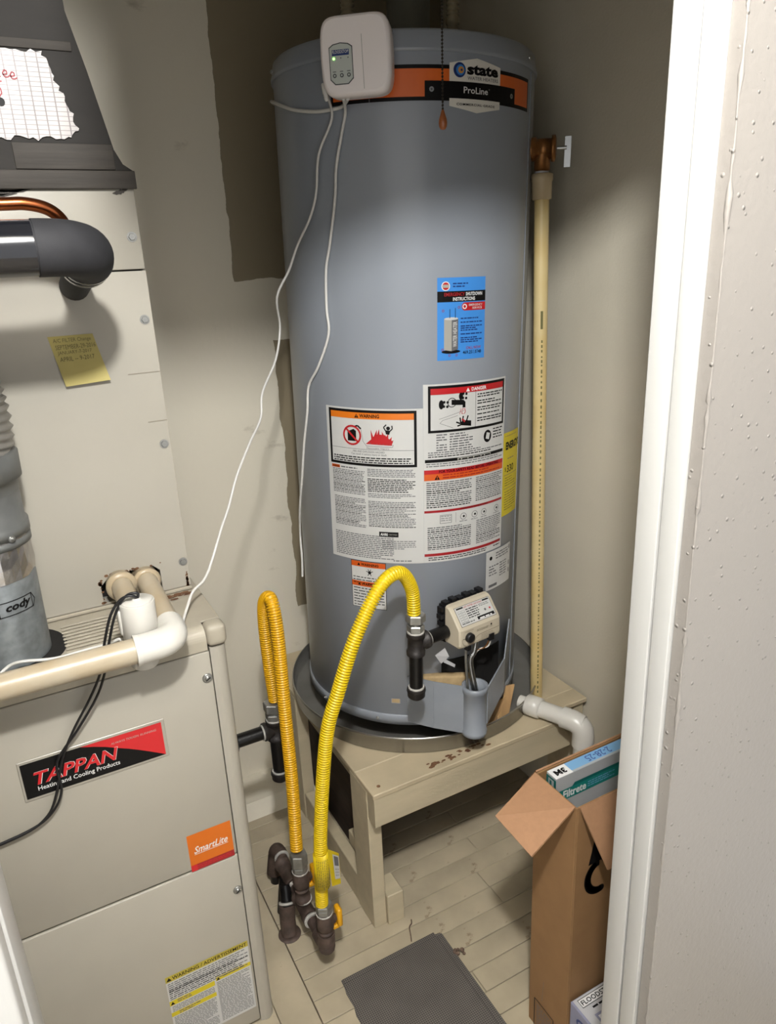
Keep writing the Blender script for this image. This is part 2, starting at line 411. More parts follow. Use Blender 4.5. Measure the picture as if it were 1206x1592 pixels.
class Sheet:
    """flat print laid on a surface through a map (u, v, lift) -> point"""
    def __init__(s, mp, curved=False): s.mb = MB(); s.mb.keepn = True; s.mp = mp; s.mats = []; s.curved = curved
    def mi(s, m):
        if m not in s.mats: s.mats.append(m)
        return s.mats.index(m)
    def poly(s, pts, m, lift):
        if s.curved and max(p[0] for p in pts) - min(p[0] for p in pts) > 0.014 or (s.curved and len(pts) > 4):
            bm = bmesh.new(); bm.faces.new([bm.verts.new((u, v, 0)) for u, v in pts])
            bmesh.ops.triangulate(bm, faces=bm.faces[:])
            for _ in range(4):
                es = [e for e in bm.edges if abs(e.verts[0].co.x - e.verts[1].co.x) > 0.011]
                if not es: break
                bmesh.ops.subdivide_edges(bm, edges=es, cuts=1); bmesh.ops.triangulate(bm, faces=bm.faces[:])
            bm.verts.index_update()
            s.mb.add([s.mp(v.co.x, v.co.y, lift) for v in bm.verts], [tuple(v.index for v in (f.verts if f.normal.z > 0 else reversed(f.verts))) for f in bm.faces], s.mi(m)); bm.free(); return
        s.mb.add([s.mp(u, v, lift) for u, v in pts], [tuple(range(len(pts)))], s.mi(m))
    def rect(s, u0, v0, u1, v1, m, lift):
        n = max(1, int(abs(u1 - u0) / 0.012)) if s.curved else 1
        vs = []; fs = []
        for i in range(n + 1):
            u = u0 + (u1 - u0) * i / n
            vs += [s.mp(u, v0, lift), s.mp(u, v1, lift)]
        for i in range(n): fs.append((2 * i, 2 * i + 2, 2 * i + 3, 2 * i + 1))
        s.mb.add(vs, fs, s.mi(m))
    def frame(s, u0, v0, u1, v1, t, m, lift):
        s.rect(u0, v0, u1, v0 + t, m, lift); s.rect(u0, v1 - t, u1, v1, m, lift); s.rect(u0, v0, u0 + t, v1, m, lift); s.rect(u1 - t, v0, u1, v1, m, lift)
    def disc(s, u, v, r, m, lift, n=20, r2=None, a0=0.0):
        s.poly([(u + r * math.cos(a0 + 2 * math.pi * i / n), v + (r2 or r) * math.sin(a0 + 2 * math.pi * i / n)) for i in range(n)], m, lift)
    def line(s, pts, w, m, lift):
        for (a, b), (c, d) in zip(pts[:-1], pts[1:]):
            L = math.hypot(c - a, d - b) or 1e-6; nx, ny = -(d - b) / L * w / 2, (c - a) / L * w / 2
            s.poly([(a - nx, b - ny), (c - nx, d - ny), (c + nx, d + ny), (a + nx, b + ny)], m, lift)
            if w > 0.01: s.disc(c, d, w / 2, m, lift + 0.0001, 14)
    def ring(s, u, v, r, w, m, lift, n=28):
        pts = [(u + r * math.cos(2 * math.pi * i / n), v + r * math.sin(2 * math.pi * i / n)) for i in range(n + 1)]
        s.line(pts, w, m, lift)
    def text(s, t, u0, v0, u1, v1, m, lift, bold=0.0, shear=0.0, rot=0, space=1.0):
        """stretch lettering into the box; rot=180 turns it upside down"""
        vs, fs, x0, x1, y0, y1 = glyphs(t, bold, shear, space)
        out = []
        for x, y in vs:
            a = (x - x0) / (x1 - x0); b = (y - y0) / (y1 - y0)
            if rot == 180: a, b = 1 - a, 1 - b
            if rot == 90: a, b = 1 - b, a
            out.append(s.mp(u0 + a * (u1 - u0), v0 + b * (v1 - v0), lift))
        s.mb.add(out, fs, s.mi(m))
    def para(s, u0, v0, u1, v1, pitch, m, lift, rnd, h=0.5, ragged=0.35, heavy=None):
        """rows of tiny print, too small to read: word-length marks"""
        v = v1 - pitch * 0.3
        while v - pitch * h > v0:
            u = u0; end = u1 - (rnd.random() * ragged * (u1 - u0) if rnd.random() < 0.3 else 0)
            mm = heavy if heavy and rnd.random() < 0.3 else m
            while u < end:
                w = pitch * rnd.uniform(0.7, 2.6)
                if u + w > end: w = end - u
                if w > pitch * 0.3: s.poly([(u, v - pitch * h), (u + w, v - pitch * h), (u + w, v), (u, v)], mm, lift)
                u += w + pitch * 0.35
            v -= pitch
    def tri(s, u, v, h, m, lift, bang=None):
        s.poly([(u - h * 0.58, v), (u + h * 0.58, v), (u, v + h)], m, lift)
        if bang: s.rect(u - h * 0.06, v + h * 0.32, u + h * 0.06, v + h * 0.7, bang, lift + 0.0002); s.rect(u - h * 0.06, v + h * 0.12, u + h * 0.06, v + h * 0.24, bang, lift + 0.0002)
    def build(s, name, parent, local=False, label=None, **kw):
        return build(s.mb, name, s.mats, parent, local, label, **kw)

def plane_map(o, U, V, N):
    o = Vector(o); U = Vector(U); V = Vector(V); N = Vector(N)
    return lambda u, v, l: o + U * u + V * v + N * l

def hexnut(mb, a, b, r, m=0):
    mb.rod(a, b, [(0, r * 0.9), (0.002, r), ((Vector(b) - Vector(a)).length - 0.002, r), ((Vector(b) - Vector(a)).length, r * 0.9)], 6, m)

# ================================================================== SETTING
YB = 1.985; XR = 1.272; XL = -0.32; ZC = 2.42
YF0 = 0.510; YF1 = 0.600          # front wall (the door wall) thickness
XJ = 0.640; XJL = -0.0723         # door opening
ZH = 2.03
def struct(mb, name, m, parent=None): return build(mb, name, m, parent, kind=None if parent else 'structure')

floor = struct(MB().box((XL - 0.05, -0.9, -0.05), (XR + 0.05, YB + 0.05, -0.012)), 'floor', 'subfloor')
# narrow painted floorboards, one object each, sharing meshes
def plank(x0, x1, y0, y1, i):
    return build(MB().box((x0, y0, -0.012), (x1, y1, 0.0), 0, 0.0012, seg=1), 'plank', 'floor_paint', floor)
pitch = 0.0595; y = 1.426 - 12 * pitch; k = 0
rp = random.Random(3)
while y < YB - 0.001:
    y1 = min(y + pitch - 0.0017, YB)
    cuts = sorted([0.369, XR] + ([0.369 + rp.uniform(0.25, 0.7)] if rp.random() < 0.55 else []))
    for a, b in zip(cuts[:-1], cuts[1:]): plank(a + 0.0006, b - 0.0006, y, y1, k)
    y += pitch; k += 1
yk = 1.426 - 12 * pitch
build(MB().box((XL, yk, -0.012), (0.286, YB, 0.0), 0, 0.0012, seg=1), 'plank', 'floor_paint', floor)
build(MB().box((0.2872, yk, -0.012), (0.367, YB, 0.001), 0, 0.0012, seg=1), 'plank', 'floor_paint', floor)
build(MB().box((XL, -0.9, -0.012), (XR, yk - 0.001, 0.0), 0, 0.0012, seg=1), 'plank', 'floor_paint', floor)

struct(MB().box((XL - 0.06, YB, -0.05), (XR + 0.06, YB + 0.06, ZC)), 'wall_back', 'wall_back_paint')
struct(MB().box((XR, YF1, -0.05), (XR + 0.06, YB, ZC)), 'wall_right', 'wall_paint')
struct(MB().box((XL - 0.06, YF1, -0.05), (XL, YB, ZC)), 'wall_left', 'wall_paint')
struct(MB().box((XL - 1.0, -0.9, ZC), (XR + 0.6, YB + 0.06, ZC + 0.05)), 'ceiling', 'ceil')
wf = MB()
wf.box((XJ + 0.006, YF0, -0.05), (1.9, YF0 + 0.016, ZC), 0); wf.box((XJ + 0.021, YF0 + 0.016, -0.05), (1.9, YF1, ZC), 0)
wf.box((-1.3, YF0, -0.05), (XJL - 0.02, YF1, ZC), 0)
wf.box((0.127, YF0, ZH + 0.02), (XJ + 0.006, YF1, ZC), 0); wf.box((XJL - 0.02, YF0, 2.24), (0.127, YF1, ZC), 0)  # left end of the head raised, added so lamp light reaches the duct
rr = random.Random(5)
ep = []; er = []; z = 0.0
while z < 2.3:                                           # rough mud bead along the cut drywall edge
    ep.append((XJ + 0.0072 + rr.uniform(-0.0007, 0.0007), YF0 + 0.0004 + rr.uniform(-0.0005, 0.0005), z)); er.append(rr.uniform(0.0009, 0.0019) + (0.0016 if rr.random() < 0.12 else 0)); z += rr.uniform(0.006, 0.02)
wf.tube(ep, er, 8)
struct(wf, 'wall_front', 'hall_wall')
# door jamb, right: two boards with a seam between, left: one board plus casing, head board above, cut short at the added notch
tr = MB(); tr.box((XJ, 0.5565, 0), (XJ + 0.02, 0.589, ZH + 0.02), 0, 0.0012)
t1 = struct(tr, 'trim_1', 'trim_white')
struct(MB().box((XJ, 0.5275, 0), (XJ + 0.02, 0.5530, ZH + 0.02), 0, 0.0012), 'trim_2', 'trim_white')
struct(MB().box((XJL - 0.02, 0.5275, 0), (XJL, 0.589, 2.24), 0, 0.0012), 'trim_3', 'trim_white')
struct(MB().box((XJL - 0.085, 0.496, 0), (XJL - 0.002, 0.5265, ZH + 0.08), 0, 0.004), 'trim_4', 'trim_white')
struct(MB().box((0.127, 0.5275, ZH), (XJ - 0.0005, 0.589, ZH + 0.02), 0, 0.0012), 'trim_5', 'trim_white')
bb = MB(); bb.prism([(0.288, YB, 0.0), (0.288, 1.815, 0.0), (0.288, 1.862, 0.026), (0.288, YB, 0.030)], (XR - 0.288, 0, 0))
struct(bb, 'baseboard_back', 'wall_back_paint')

# hall ceiling lamp that lights the closet through the doorway
def ceiling_lamp():
    t = thing('ceiling_lamp', 'round hallway ceiling lamp above the doorway, out of frame', 'lamp', LAMP_POS)
    x, y, z = LAMP_POS
    build(MB().rod((x, y, ZC), (x, y, z), [(0.0, 0.075), (0.02, 0.075), (0.035, 0.03), (0.06, 0.03)], 24), 'lamp_base', 'trim_white', t)
    ld = bpy.data.lights.new('bulb_light', 'POINT'); ld.energy = LAMP_W; ld.color = (1.0, 0.995, 0.985); ld.shadow_soft_size = 0.045
    lo = bpy.data.objects.new('bulb_light', ld); COL.objects.link(lo); lo.parent = t; lo.location = (0, 0, 0)
ceiling_lamp()

# ================================================================== FURNACE
FX0, FX1, FY0, FY1, FZ = -0.26, 0.283, 1.204, YB - 0.015, 0.985
def screw(mb, c, n, r=0.008, slot=True):
    c = Vector(c); n = Vector(n)
    mb.rod(c, c + n, [(0, r), (0.0015, r), (0.003, r * 0.82), (0.003, r * 0.78), (0.0022, r * 0.55), (0.005, r * 0.5), (0.006, r * 0.35)], 14, 0)
    if slot: 
        e = Vector((1, 0, 0.6)).normalized() * r * 0.5
        mb.tube([c + n * 0.0062 - e, c + n * 0.0062 + e], r * 0.1, 6, 1)

def furnace():
    t = thing('furnace', 'beige upright gas furnace cabinet with a red and black badge', 'furnace', ((FX0 + FX1) / 2, FY0, 0))
    body = MB(); body.box((FX0, FY0 + 0.012, 0.004), (FX1 - 0.004, FY1, FZ - 0.004), 0)
    build(body, 'cabinet_body', 'furnace_seam', t)
    side = MB(); side.box((FX1 - 0.004, FY0 + 0.03, 0.004), (FX1, FY1, FZ - 0.002), 0, 0.001, seg=1)
    build(side, 'side_panel', 'furnace_paint', t)
    up_ = MB().box((FX0, FY0 - 0.002, 0.4795), (0.2495, FY0 + 0.012, 0.9405), 0, 0.003)
    build(up_, 'upper_door', 'furnace_paint', t)
    lo_ = MB().box((FX0, FY0 - 0.002, 0.012), (0.2495, FY0 + 0.012, 0.4745), 0, 0.003)
    lip = build(lo_, 'lower_door', 'furnace_paint', t)
    post = MB(); pts = []
    post.prism([(0.2515, FY0 + 0.02, 0), (0.2515, FY0 + 0.002, 0)] + [(0.2635 + 0.0195 * math.sin(a), FY0 + 0.0175 - 0.0195 * math.cos(a), 0) for a in [i * math.pi / 2 / 8 for i in range(9)]] + [(0.283, FY0 + 0.03, 0)], (0, 0, 0.944))
    build(post, 'corner_post', 'furnace_paint', t)
    cornr = MB(); cornr.box((0.2475, FY0 - 0.006, 0.946), (0.2855, FY0 + 0.034, 0.9895), 0, 0.012, seg=4)
    build(cornr, 'corner_cap', 'furnace_top', t)
    rail = MB(); rail.prism([(FX0, FY0 + 0.034, 0.943), (FX0, FY0 - 0.002, 0.943)] + [(FX0, FY0 + 0.02 - 0.023 * math.cos(a), 0.963 + 0.0235 * math.sin(a)) for a in [i * math.pi / 2 / 8 for i in range(9)]] + [(FX0, FY0 + 0.034, 0.9865)], (0.247 - FX0, 0, 0))
    build(rail, 'top_rail', 'furnace_top', t)
    top = MB(); top.box((FX0, FY0 + 0.034, 0.981), (0.2835, FY1, FZ), 0, 0.001, seg=1)
    tp = build(top, 'top_panel', 'furnace_top', t)
    for i in range(9):
        yy = 1.243 + i * 0.0135
        build(MB().box((0.02, yy, FZ - 0.001), (0.205, yy + 0.0075, FZ + 0.0035), 0, 0.0025, seg=2), 'vent_rib', 'furnace_top', tp)
    build(MB().rod((-0.068, 1.298, FZ - 0.001), (-0.068, 1.298, FZ + 0.003), [(0, 0.094), (0.0025, 0.094)], 40), 'flue_opening', 'hole_shade_dark', tp)
    rs = MB(); r5 = random.Random(11)
    for i in range(26):
        cx = 0.262 - abs(r5.gauss(0, 0.032)); cy = 1.382 - abs(r5.gauss(0, 0.012)); a = r5.uniform(0.003, 0.010)
        rs.add([(cx + a * math.cos(q) * r5.uniform(.7, 1.6), cy + a * 0.5 * math.sin(q), FZ + 0.0006 + i * 0.00003) for q in [j * math.pi / 4 for j in range(8)]], [tuple(range(8))], 0)
    build(rs, 'rust_stain', 'rust', tp)
    for p in ((0.2395, FY0 - 0.002, 0.888), (0.2395, FY0 - 0.002, 0.388)):
        sm = MB(); screw(sm, p, (0, -1, 0), 0.0095); build(sm, 'screw', ['steel_dark', 'ink'], t)
    # brand badge
    bx0, bz0, bw, bh = -0.086, 0.7605, 0.232, 0.0685
    build(MB().box((bx0 - 0.004, FY0 - 0.0042, bz0 - 0.005), (bx0 + bw + 0.006, FY0 - 0.002, bz0 + bh + 0.005), 0, 0.0008, seg=1), 'badge_mount', 'clear_edge', t)
    S = Sheet(plane_map((bx0, FY0 - 0.0045, bz0), (1, 0, 0), (0, 0, 1), (0, -1, 0)))
    S.rect(0, 0, bw, bh, 'ink', 0)
    cv = [(0.41, 1.0), (0.5, 0.90), (0.58, 0.79), (0.66, 0.65), (0.74, 0.52), (0.82, 0.37), (0.9, 0.21), (1.0, 0.0)]
    for (a, b), (c, d) in zip(cv[:-1], cv[1:]):
        S.poly([(a * bw, b * bh), (c * bw, d * bh), (c * bw, bh), (a * bw, bh)], 'red_bright', 0.0003)
    S.text('TAPPAN', 0.075 * bw, 0.33 * bh, 0.665 * bw, 0.70 * bh, 'white_print', 0.0004, bold=0.03, shear=0.25)
    S.text('TAPPAN', 0.073 * bw, 0.335 * bh, 0.662 * bw, 0.695 * bh, 'red_bright', 0.0007, bold=0.022, shear=0.25)
    S.text('Heating and Cooling Products', 0.085 * bw, 0.12 * bh, 0.66 * bw, 0.285 * bh, 'white_print', 0.0004, bold=0.008)
    S.text('WE WON\'T STOP SHORT.', 0.64 * bw, 0.80 * bh, 0.97 * bw, 0.865 * bh, 'gold', 0.0006, shear=0.2) if False else S.text("ALWAYS TOUGH. RUNNING.", 0.62 * bw, 0.79 * bh, 0.96 * bw, 0.85 * bh, 'paper_dim', 0.0006, shear=0.2)
    S.build('brand_badge', t, label='black and red brand badge')
    # orange sticker
    S = Sheet(plane_map((0.157, FY0 - 0.0026, 0.477), (1, 0, 0), (0, 0, 1), (0, -1, 0)))
    S.rect(0, 0, 0.0865, 0.0865, 'smart_orange', 0); S.rect(0, 0, 0.0865, 0.0145, 'red_dark', 0.0003); S.rect(0, 0, 0.012, 0.0145, 'red_bright', 0.0005)
    S.text('SmartLite', 0.010, 0.040, 0.077, 0.056, 'white_print', 0.0005, bold=0.012, shear=0.35)
    S.rect(0.010, 0.0375, 0.077, 0.0385, 'white_print', 0.0005)
    S.para(0.012, 0.005, 0.08, 0.012, 0.004, 'red_bright', 0.0005, random.Random(2), h=0.4)
    S.build('orange_sticker', t, label='orange sticker reading SmartLite')
    # yellow headed warning sheet
    S = Sheet(plane_map((0.0715, FY0 - 0.0026, 0.055), (1, 0, 0), (0, 0, 1), (0, -1, 0))); w, h = 0.1725, 0.193; q = random.Random(4)
    S.rect(0, 0, w, h, 'paper', 0); S.rect(0, h - 0.0155, w, h, 'warn_yellow', 0.0003)
    S.text('WARNING / ADVERTISSEMENT', 0.0135, h - 0.0125, w - 0.003, h - 0.0035, 'ink', 0.0005, bold=0.012); S.tri(0.007, h - 0.0125, 0.009, 'ink', 0.0005)
    S.para(0.003, h - 0.064, w - 0.003, h - 0.018, 0.0052, 'ink_soft', 0.0005, q, h=0.42, heavy='ink')
    S.text("RISQUE D'EMPOISONNEMENT AU MONOXYDE DE", 0.004, h - 0.042, w - 0.004, h - 0.038, 'ink', 0.0007, bold=0.01)
    S.rect(0.0, h - 0.079, 0.094, h - 0.066, 'label_yellow', 0.0003); S.tri(0.006, h - 0.077, 0.008, 'ink', 0.0005); S.para(0.016, h - 0.078, 0.06, h - 0.067, 0.0045, 'ink_soft', 0.0005, q)
    S.rect(0.0, h - 0.109, 0.094, h - 0.098, 'label_yellow', 0.0003); S.para(0.016, h - 0.108, 0.06, h - 0.099, 0.0045, 'ink_soft', 0.0005, q)
    S.rect(0.097, h - 0.070, w, h - 0.060, 'label_yellow', 0.0003); S.tri(0.102, h - 0.069, 0.007, 'ink', 0.0005); S.para(0.112, h - 0.069, w - 0.006, h - 0.061, 0.0045, 'ink_soft', 0.0005, q)
    S.para(0.004, h - 0.097, 0.092, h - 0.081, 0.004, 'ink_soft', 0.0005, q, h=0.4); S.para(0.004, 0.004, 0.092, h - 0.111, 0.004, 'ink_soft', 0.0005, q, h=0.4)
    S.para(0.098, 0.004, w - 0.004, h - 0.073, 0.0042, 'ink_soft', 0.0005, q, h=0.4)
    S.build('warning_sheet', t, label='white warning sheet with yellow bands')
furnace()

# ================================================================== COIL CABINET above the furnace
CX0, CX1, CY0, CZ0, CZ1 = -0.26, 0.271, 1.392, FZ + 0.0015, 1.734
def coil():
    t = thing('coil_cabinet', 'tall beige cooling coil cabinet standing on the furnace', 'cabinet', ((CX0 + CX1) / 2, CY0, CZ0))
    b = MB(); b.box((CX0, CY0 + 0.03, CZ0), (CX1 - 0.003, FY1, CZ1 - 0.002), 0); build(b, 'cabinet_body', 'hole_shade_dark', t)
    s = MB(); s.box((CX1 - 0.003, CY0 + 0.012, CZ0), (CX1 + 0.0005, FY1, CZ1)); build(s, 'side_panel', 'furnace_paint', t)
    p1 = MB().box((CX0, CY0, 1.6), (CX1, CY0 + 0.03, CZ1), 0, 0.002); build(p1, 'upper_panel', 'furnace_paint', t)
    p2 = MB(); hx0, hx1, hz0, hz1 = 0.104, 0.216, 0.998, 1.052
    z0 = CZ0 + 0.008; z1 = 1.5975
    p2.box((CX0, CY0, z0), (hx0, CY0 + 0.03, z1)); p2.box((hx1, CY0, z0), (CX1, CY0 + 0.03, z1))
    p2.box((hx0, CY0, hz1), (hx1, CY0 + 0.03, z1)); p2.box((hx0, CY0, z0), (hx1, CY0 + 0.03, hz0))
    # cut corners of the drain opening
    p2.prism([(hx0, CY0, hz1), (hx0 + 0.02, CY0, hz1), (hx0, CY0, hz1 - 0.02)], (0, 0.03, 0)); p2.prism([(hx1, CY0, hz1), (hx1 - 0.012, CY0, hz1), (hx1, CY0, hz1 - 0.012)], (0, 0.03, 0))
    lp = build(p2, 'lower_panel', 'furnace_paint', t)
    ft = MB().box((CX0, CY0 - 0.004, CZ0), (CX1 + 0.001, CY0 + 0.03, CZ0 + 0.0065), 0, 0.001, seg=1); build(ft, 'bottom_flange', 'furnace_top', t)
    for (x0, x1, zz) in ((0.214, 0.271, 1.4225), (0.236, 0.271, 1.3325)):
        build(MB().box((x0, CY0 - 0.0012, zz - 0.0004), (x1, CY0 + 0.001, zz + 0.0004), 0), 'panel_crease', 'valve_line', lp)
    for (x, z) in ((0.256, 1.653), (0.257, 1.515), (0.259, 1.288), (0.262, 1.047)):
        m = MB(); c = Vector((x, CY0, z)); hexnut(m, c, c + Vector((0, -0.004, 0)), 0.0062); m.rod(c, c + Vector((0, -0.001, 0)), [(0, 0.0085), (0.0012, 0.0085)], 16)
        build(m, 'screw', 'steel_dark', t)
    g = MB(); r5 = random.Random(12)
    for i in range(30):
        a = r5.uniform(0.002, 0.006); side_ = r5.random()
        cx, cz = (r5.uniform(hx0 - 0.002, hx0 + 0.004), r5.uniform(hz0, hz1 - 0.006)) if side_ < 0.45 else (r5.uniform(hx0 + 0.012, hx1 + 0.004), hz1 + r5.uniform(-0.001, 0.003))
        g.add([(cx + a * 0.8 * math.cos(q), CY0 - 0.0006, cz + a * 0.6 * math.sin(q)) for q in [j * math.pi / 3 for j in range(6)]], [tuple(range(6))], 0)
    build(g, 'grime', 'rust', lp)
    r = MB()
    for i in range(16):
        cz = CZ0 + 0.008 + abs(r5.gauss(0, 0.014)); a = r5.uniform(0.002, 0.005)
        r.add([(0.267 - abs(r5.gauss(0, .002)) + a * 0.6 * math.cos(q), CY0 - 0.0007, cz + a * math.sin(q)) for q in [j * math.pi / 3 for j in range(6)]], [tuple(range(6))], 0)
    build(r, 'rust_stain', 'rust', lp)
coil()

# ================================================================== PLENUM DUCT with mastic and foil patch
def plenum():
    t = thing('supply_duct', 'tapering sheet metal duct smeared with brown sealant', 'duct', (0.0, 1.6, CZ1))
    y0 = CY0 - 0.004
    prof = [(CX1 + 0.003, CZ1 + 0.0005), (CX1 + 0.002, 1.756), (0.258, 1.766), (0.247, 1.788), (0.224, 1.90), (0.205, 1.98), (0.196, ZC - 0.002)]
    pts = [(x, y0, z) for x, z in prof] + [(CX0, y0, ZC - 0.002), (CX0, y0, CZ1 + 0.0005)]
    build(MB().prism(pts, (0, 0.5, 0)), 'duct_body', 'mastic', t)
    band = MB(); band.box((CX0, y0 - 0.004, CZ1 - 0.006), (CX1 + 0.004, y0, 1.756), 0, 0.0015); build(band, 'sealant_band', 'mastic_light', t)
    b2 = MB(); b2.box((0.095, y0 - 0.003, 1.757), (0.245, y0, 1.795), 0, 0.001); b2.box((CX0, y0 - 0.003, 1.925), (0.206, y0, 1.938), 0, 0.001)
    build(b2, 'tape_strip', 'mastic_light', t)
    r5 = random.Random(8)                       # smears of sealant running onto the cabinet
    for (x0, x1, z) in ((-0.02, 0.09, 1.714), (0.02, 0.115, 1.721), (0.05, 0.13, 1.726), (0.235, 0.262, 1.722)):
        sm = MB(); n = 12; up_ = []; dn = []
        for i in range(n + 1):
            x = x0 + (x1 - x0) * i / n; w = 0.0035 * math.sin(math.pi * (i + 0.5) / (n + 1)) * r5.uniform(0.6, 1.3); zz = z + 0.008 * (i / n) ** 2
            up_.append((x, CY0 - 0.0012, zz + w)); dn.append((x, CY0 - 0.0012, zz - w))
        sm.prism(up_ + dn[::-1], (0, 0.001, 0)); build(sm, 'sealant_smear', 'mastic_light', t)
    # torn edged white patch with marker writing
    def jag(a, b, n, amp, rnd):
        out = []
        for i in range(n):
            s_ = i / n; j = rnd.uniform(-amp, amp); d = Vector((b[0] - a[0], b[1] - a[1])).normalized()
            out.append((a[0] + (b[0] - a[0]) * s_ - d.y * j, a[1] + (b[1] - a[1]) * s_ + d.x * j))
        return out
    q = random.Random(21); C = [(-0.12, 1.925), (0.160, 1.922), (0.197, 1.818), (0.180, 1.802), (-0.12, 1.797)]
    out = jag(C[0], C[1], 40, 0.003, q) + jag(C[1], C[2], 22, 0.0035, q) + jag(C[2], C[3], 6, 0.003, q) + jag(C[3], C[4], 46, 0.0045, q) + [C[4]]
    pm = MB(); pm.prism([(x, y0 - 0.0035, z) for x, z in out], (0, 0.003, 0)); pa = build(pm, 'foil_patch', 'scrim', t, label='bright white torn foil patch with red marker writing')
    S = Sheet(plane_map((0, y0 - 0.0042, 0), (1, 0, 0), (0, 0, 1), (0, -1, 0)))
    def stroke(pts, w=0.0019): S.line([(a, b) for a, b in pts], w, 'marker_red', 0)
    def ee(x, z, k=1.0):
        stroke([(x, z + 0.004 * k), (x + 0.006 * k, z + 0.005 * k), (x + 0.006 * k, z + 0.009 * k), (x + 0.003 * k, z + 0.0105 * k), (x, z + 0.006 * k), (x + 0.002 * k, z + 0.001 * k), (x + 0.007 * k, z + 0.001 * k), (x + 0.009 * k, z + 0.003 * k)])
    ee(0.101, 1.883); ee(0.111, 1.881); stroke([(0.094, 1.893), (0.0945, 1.885), (0.098, 1.884)])
    stroke([(0.091, 1.877), (0.098, 1.878)]); stroke([(0.0945, 1.882), (0.0935, 1.872)])
    stroke([(0.088, 1.868), (0.094, 1.869), (0.095, 1.862), (0.091, 1.857)])
    S.build('marker_writing', pa)
    build(MB().rod((0.091, y0 - 0.0035, 1.850), (0.091, y0 - 0.006, 1.850), [(0, 0.006), (0.002, 0.006)], 12), 'dark_knob', 'ink', pa)
plenum()

# ================================================================== FLUE (vent connector) standing on the furnace
def flue():
    t = thing('vent_pipe', 'galvanized metal vent pipe with foil tape rising from the furnace top', 'pipe', (-0.068, 1.298, FZ + 0.003))
    x, y = -0.068, 1.298
    def seg(z0, z1, prof, name, m): build(MB().rod((x, y, z0), (x, y, z1), prof, 40), name, m, t)
    b = MB().rod((x, y, FZ + 0.0026), (x, y, 1.2), [(0, 0.069), (0.165, 0.0705), (0.168, 0.069)], 40)
    base = build(b, 'base_pipe', 'galv', t)
    # crinkled foil tape ring
    f = MB(); n = 30; vs = []; fs = []; q = random.Random(14); rows = [1.140, 1.158, 1.178, 1.200, 1.207]
    for i, z in enumerate(rows):
        for j in range(n):
            a = 2 * math.pi * j / n; rr_ = 0.0722 + q.uniform(-0.0012, 0.0022) - (0.001 if i in (0, 4) else 0)
            vs.append((x + rr_ * math.cos(a), y + rr_ * math.sin(a), z + q.uniform(-0.004, 0.004)))
    for i in range(len(rows) - 1):
        for j in range(n): fs.append((i * n + j, i * n + (j + 1) % n, (i + 1) * n + (j + 1) % n, (i + 1) * n + j))
    f.add(vs, fs, 0, False); build(f, 'foil_tape', 'foil', t)
    seg(1.19, 1.26, [(0, 0.070), (0.0, 0.0745), (0.012, 0.0745), (0.012, 0.072), (0.016, 0.072), (0.016, 0.0755), (0.034, 0.0755), (0.034, 0.0715), (0.09, 0.071)], 'clamp_ring', 'galv_band')
    seg(1.275, 1.36, [(0, 0.072), (0.02, 0.073), (0.022, 0.080), (0.062, 0.081), (0.064, 0.077), (0.066, 0.07)], 'collar', 'galv_band')
    pts = resample(catmull([(x, y, 1.335), (x + 0.006, y + 0.002, 1.40), (x - 0.01, y, 1.50), (x - 0.05, y, 1.62), (x - 0.12, y, 1.75)], 10), 0.0028)
    build(MB().tube(pts, [0.0735 + 0.0032 * math.cos(2 * math.pi * i / 4) for i in range(len(pts))], 36), 'flexible_duct', 'flexalu', t)
    m = MB(); screw(m, (x + 0.045, y - 0.060, 1.208), (0.6, -0.8, 0), 0.006, False); build(m, 'screw', 'steel_dark', t)
    # printed maker's mark wrapped on the base pipe
    R = 0.0709
    S = Sheet(lambda u, v, l: Vector((x + (R + l) * math.sin(u / R), y - (R + l) * math.cos(u / R), v)), True)
    S.frame(0.004, 1.083, 0.062, 1.108, 0.0014, 'ink', 0.0003)
    S.line([(0.062, 1.108), (0.069, 1.0945), (0.062, 1.083)], 0.0014, 'ink', 0.0003); S.line([(0.004, 1.108), (-0.003, 1.0945), (0.004, 1.083)], 0.0014, 'ink', 0.0003)
    S.text('cody', 0.015, 1.0870, 0.059, 1.1045, 'ink', 0.0005, bold=0.035, shear=0.25)
    S.build('printed_mark', base)
flue()

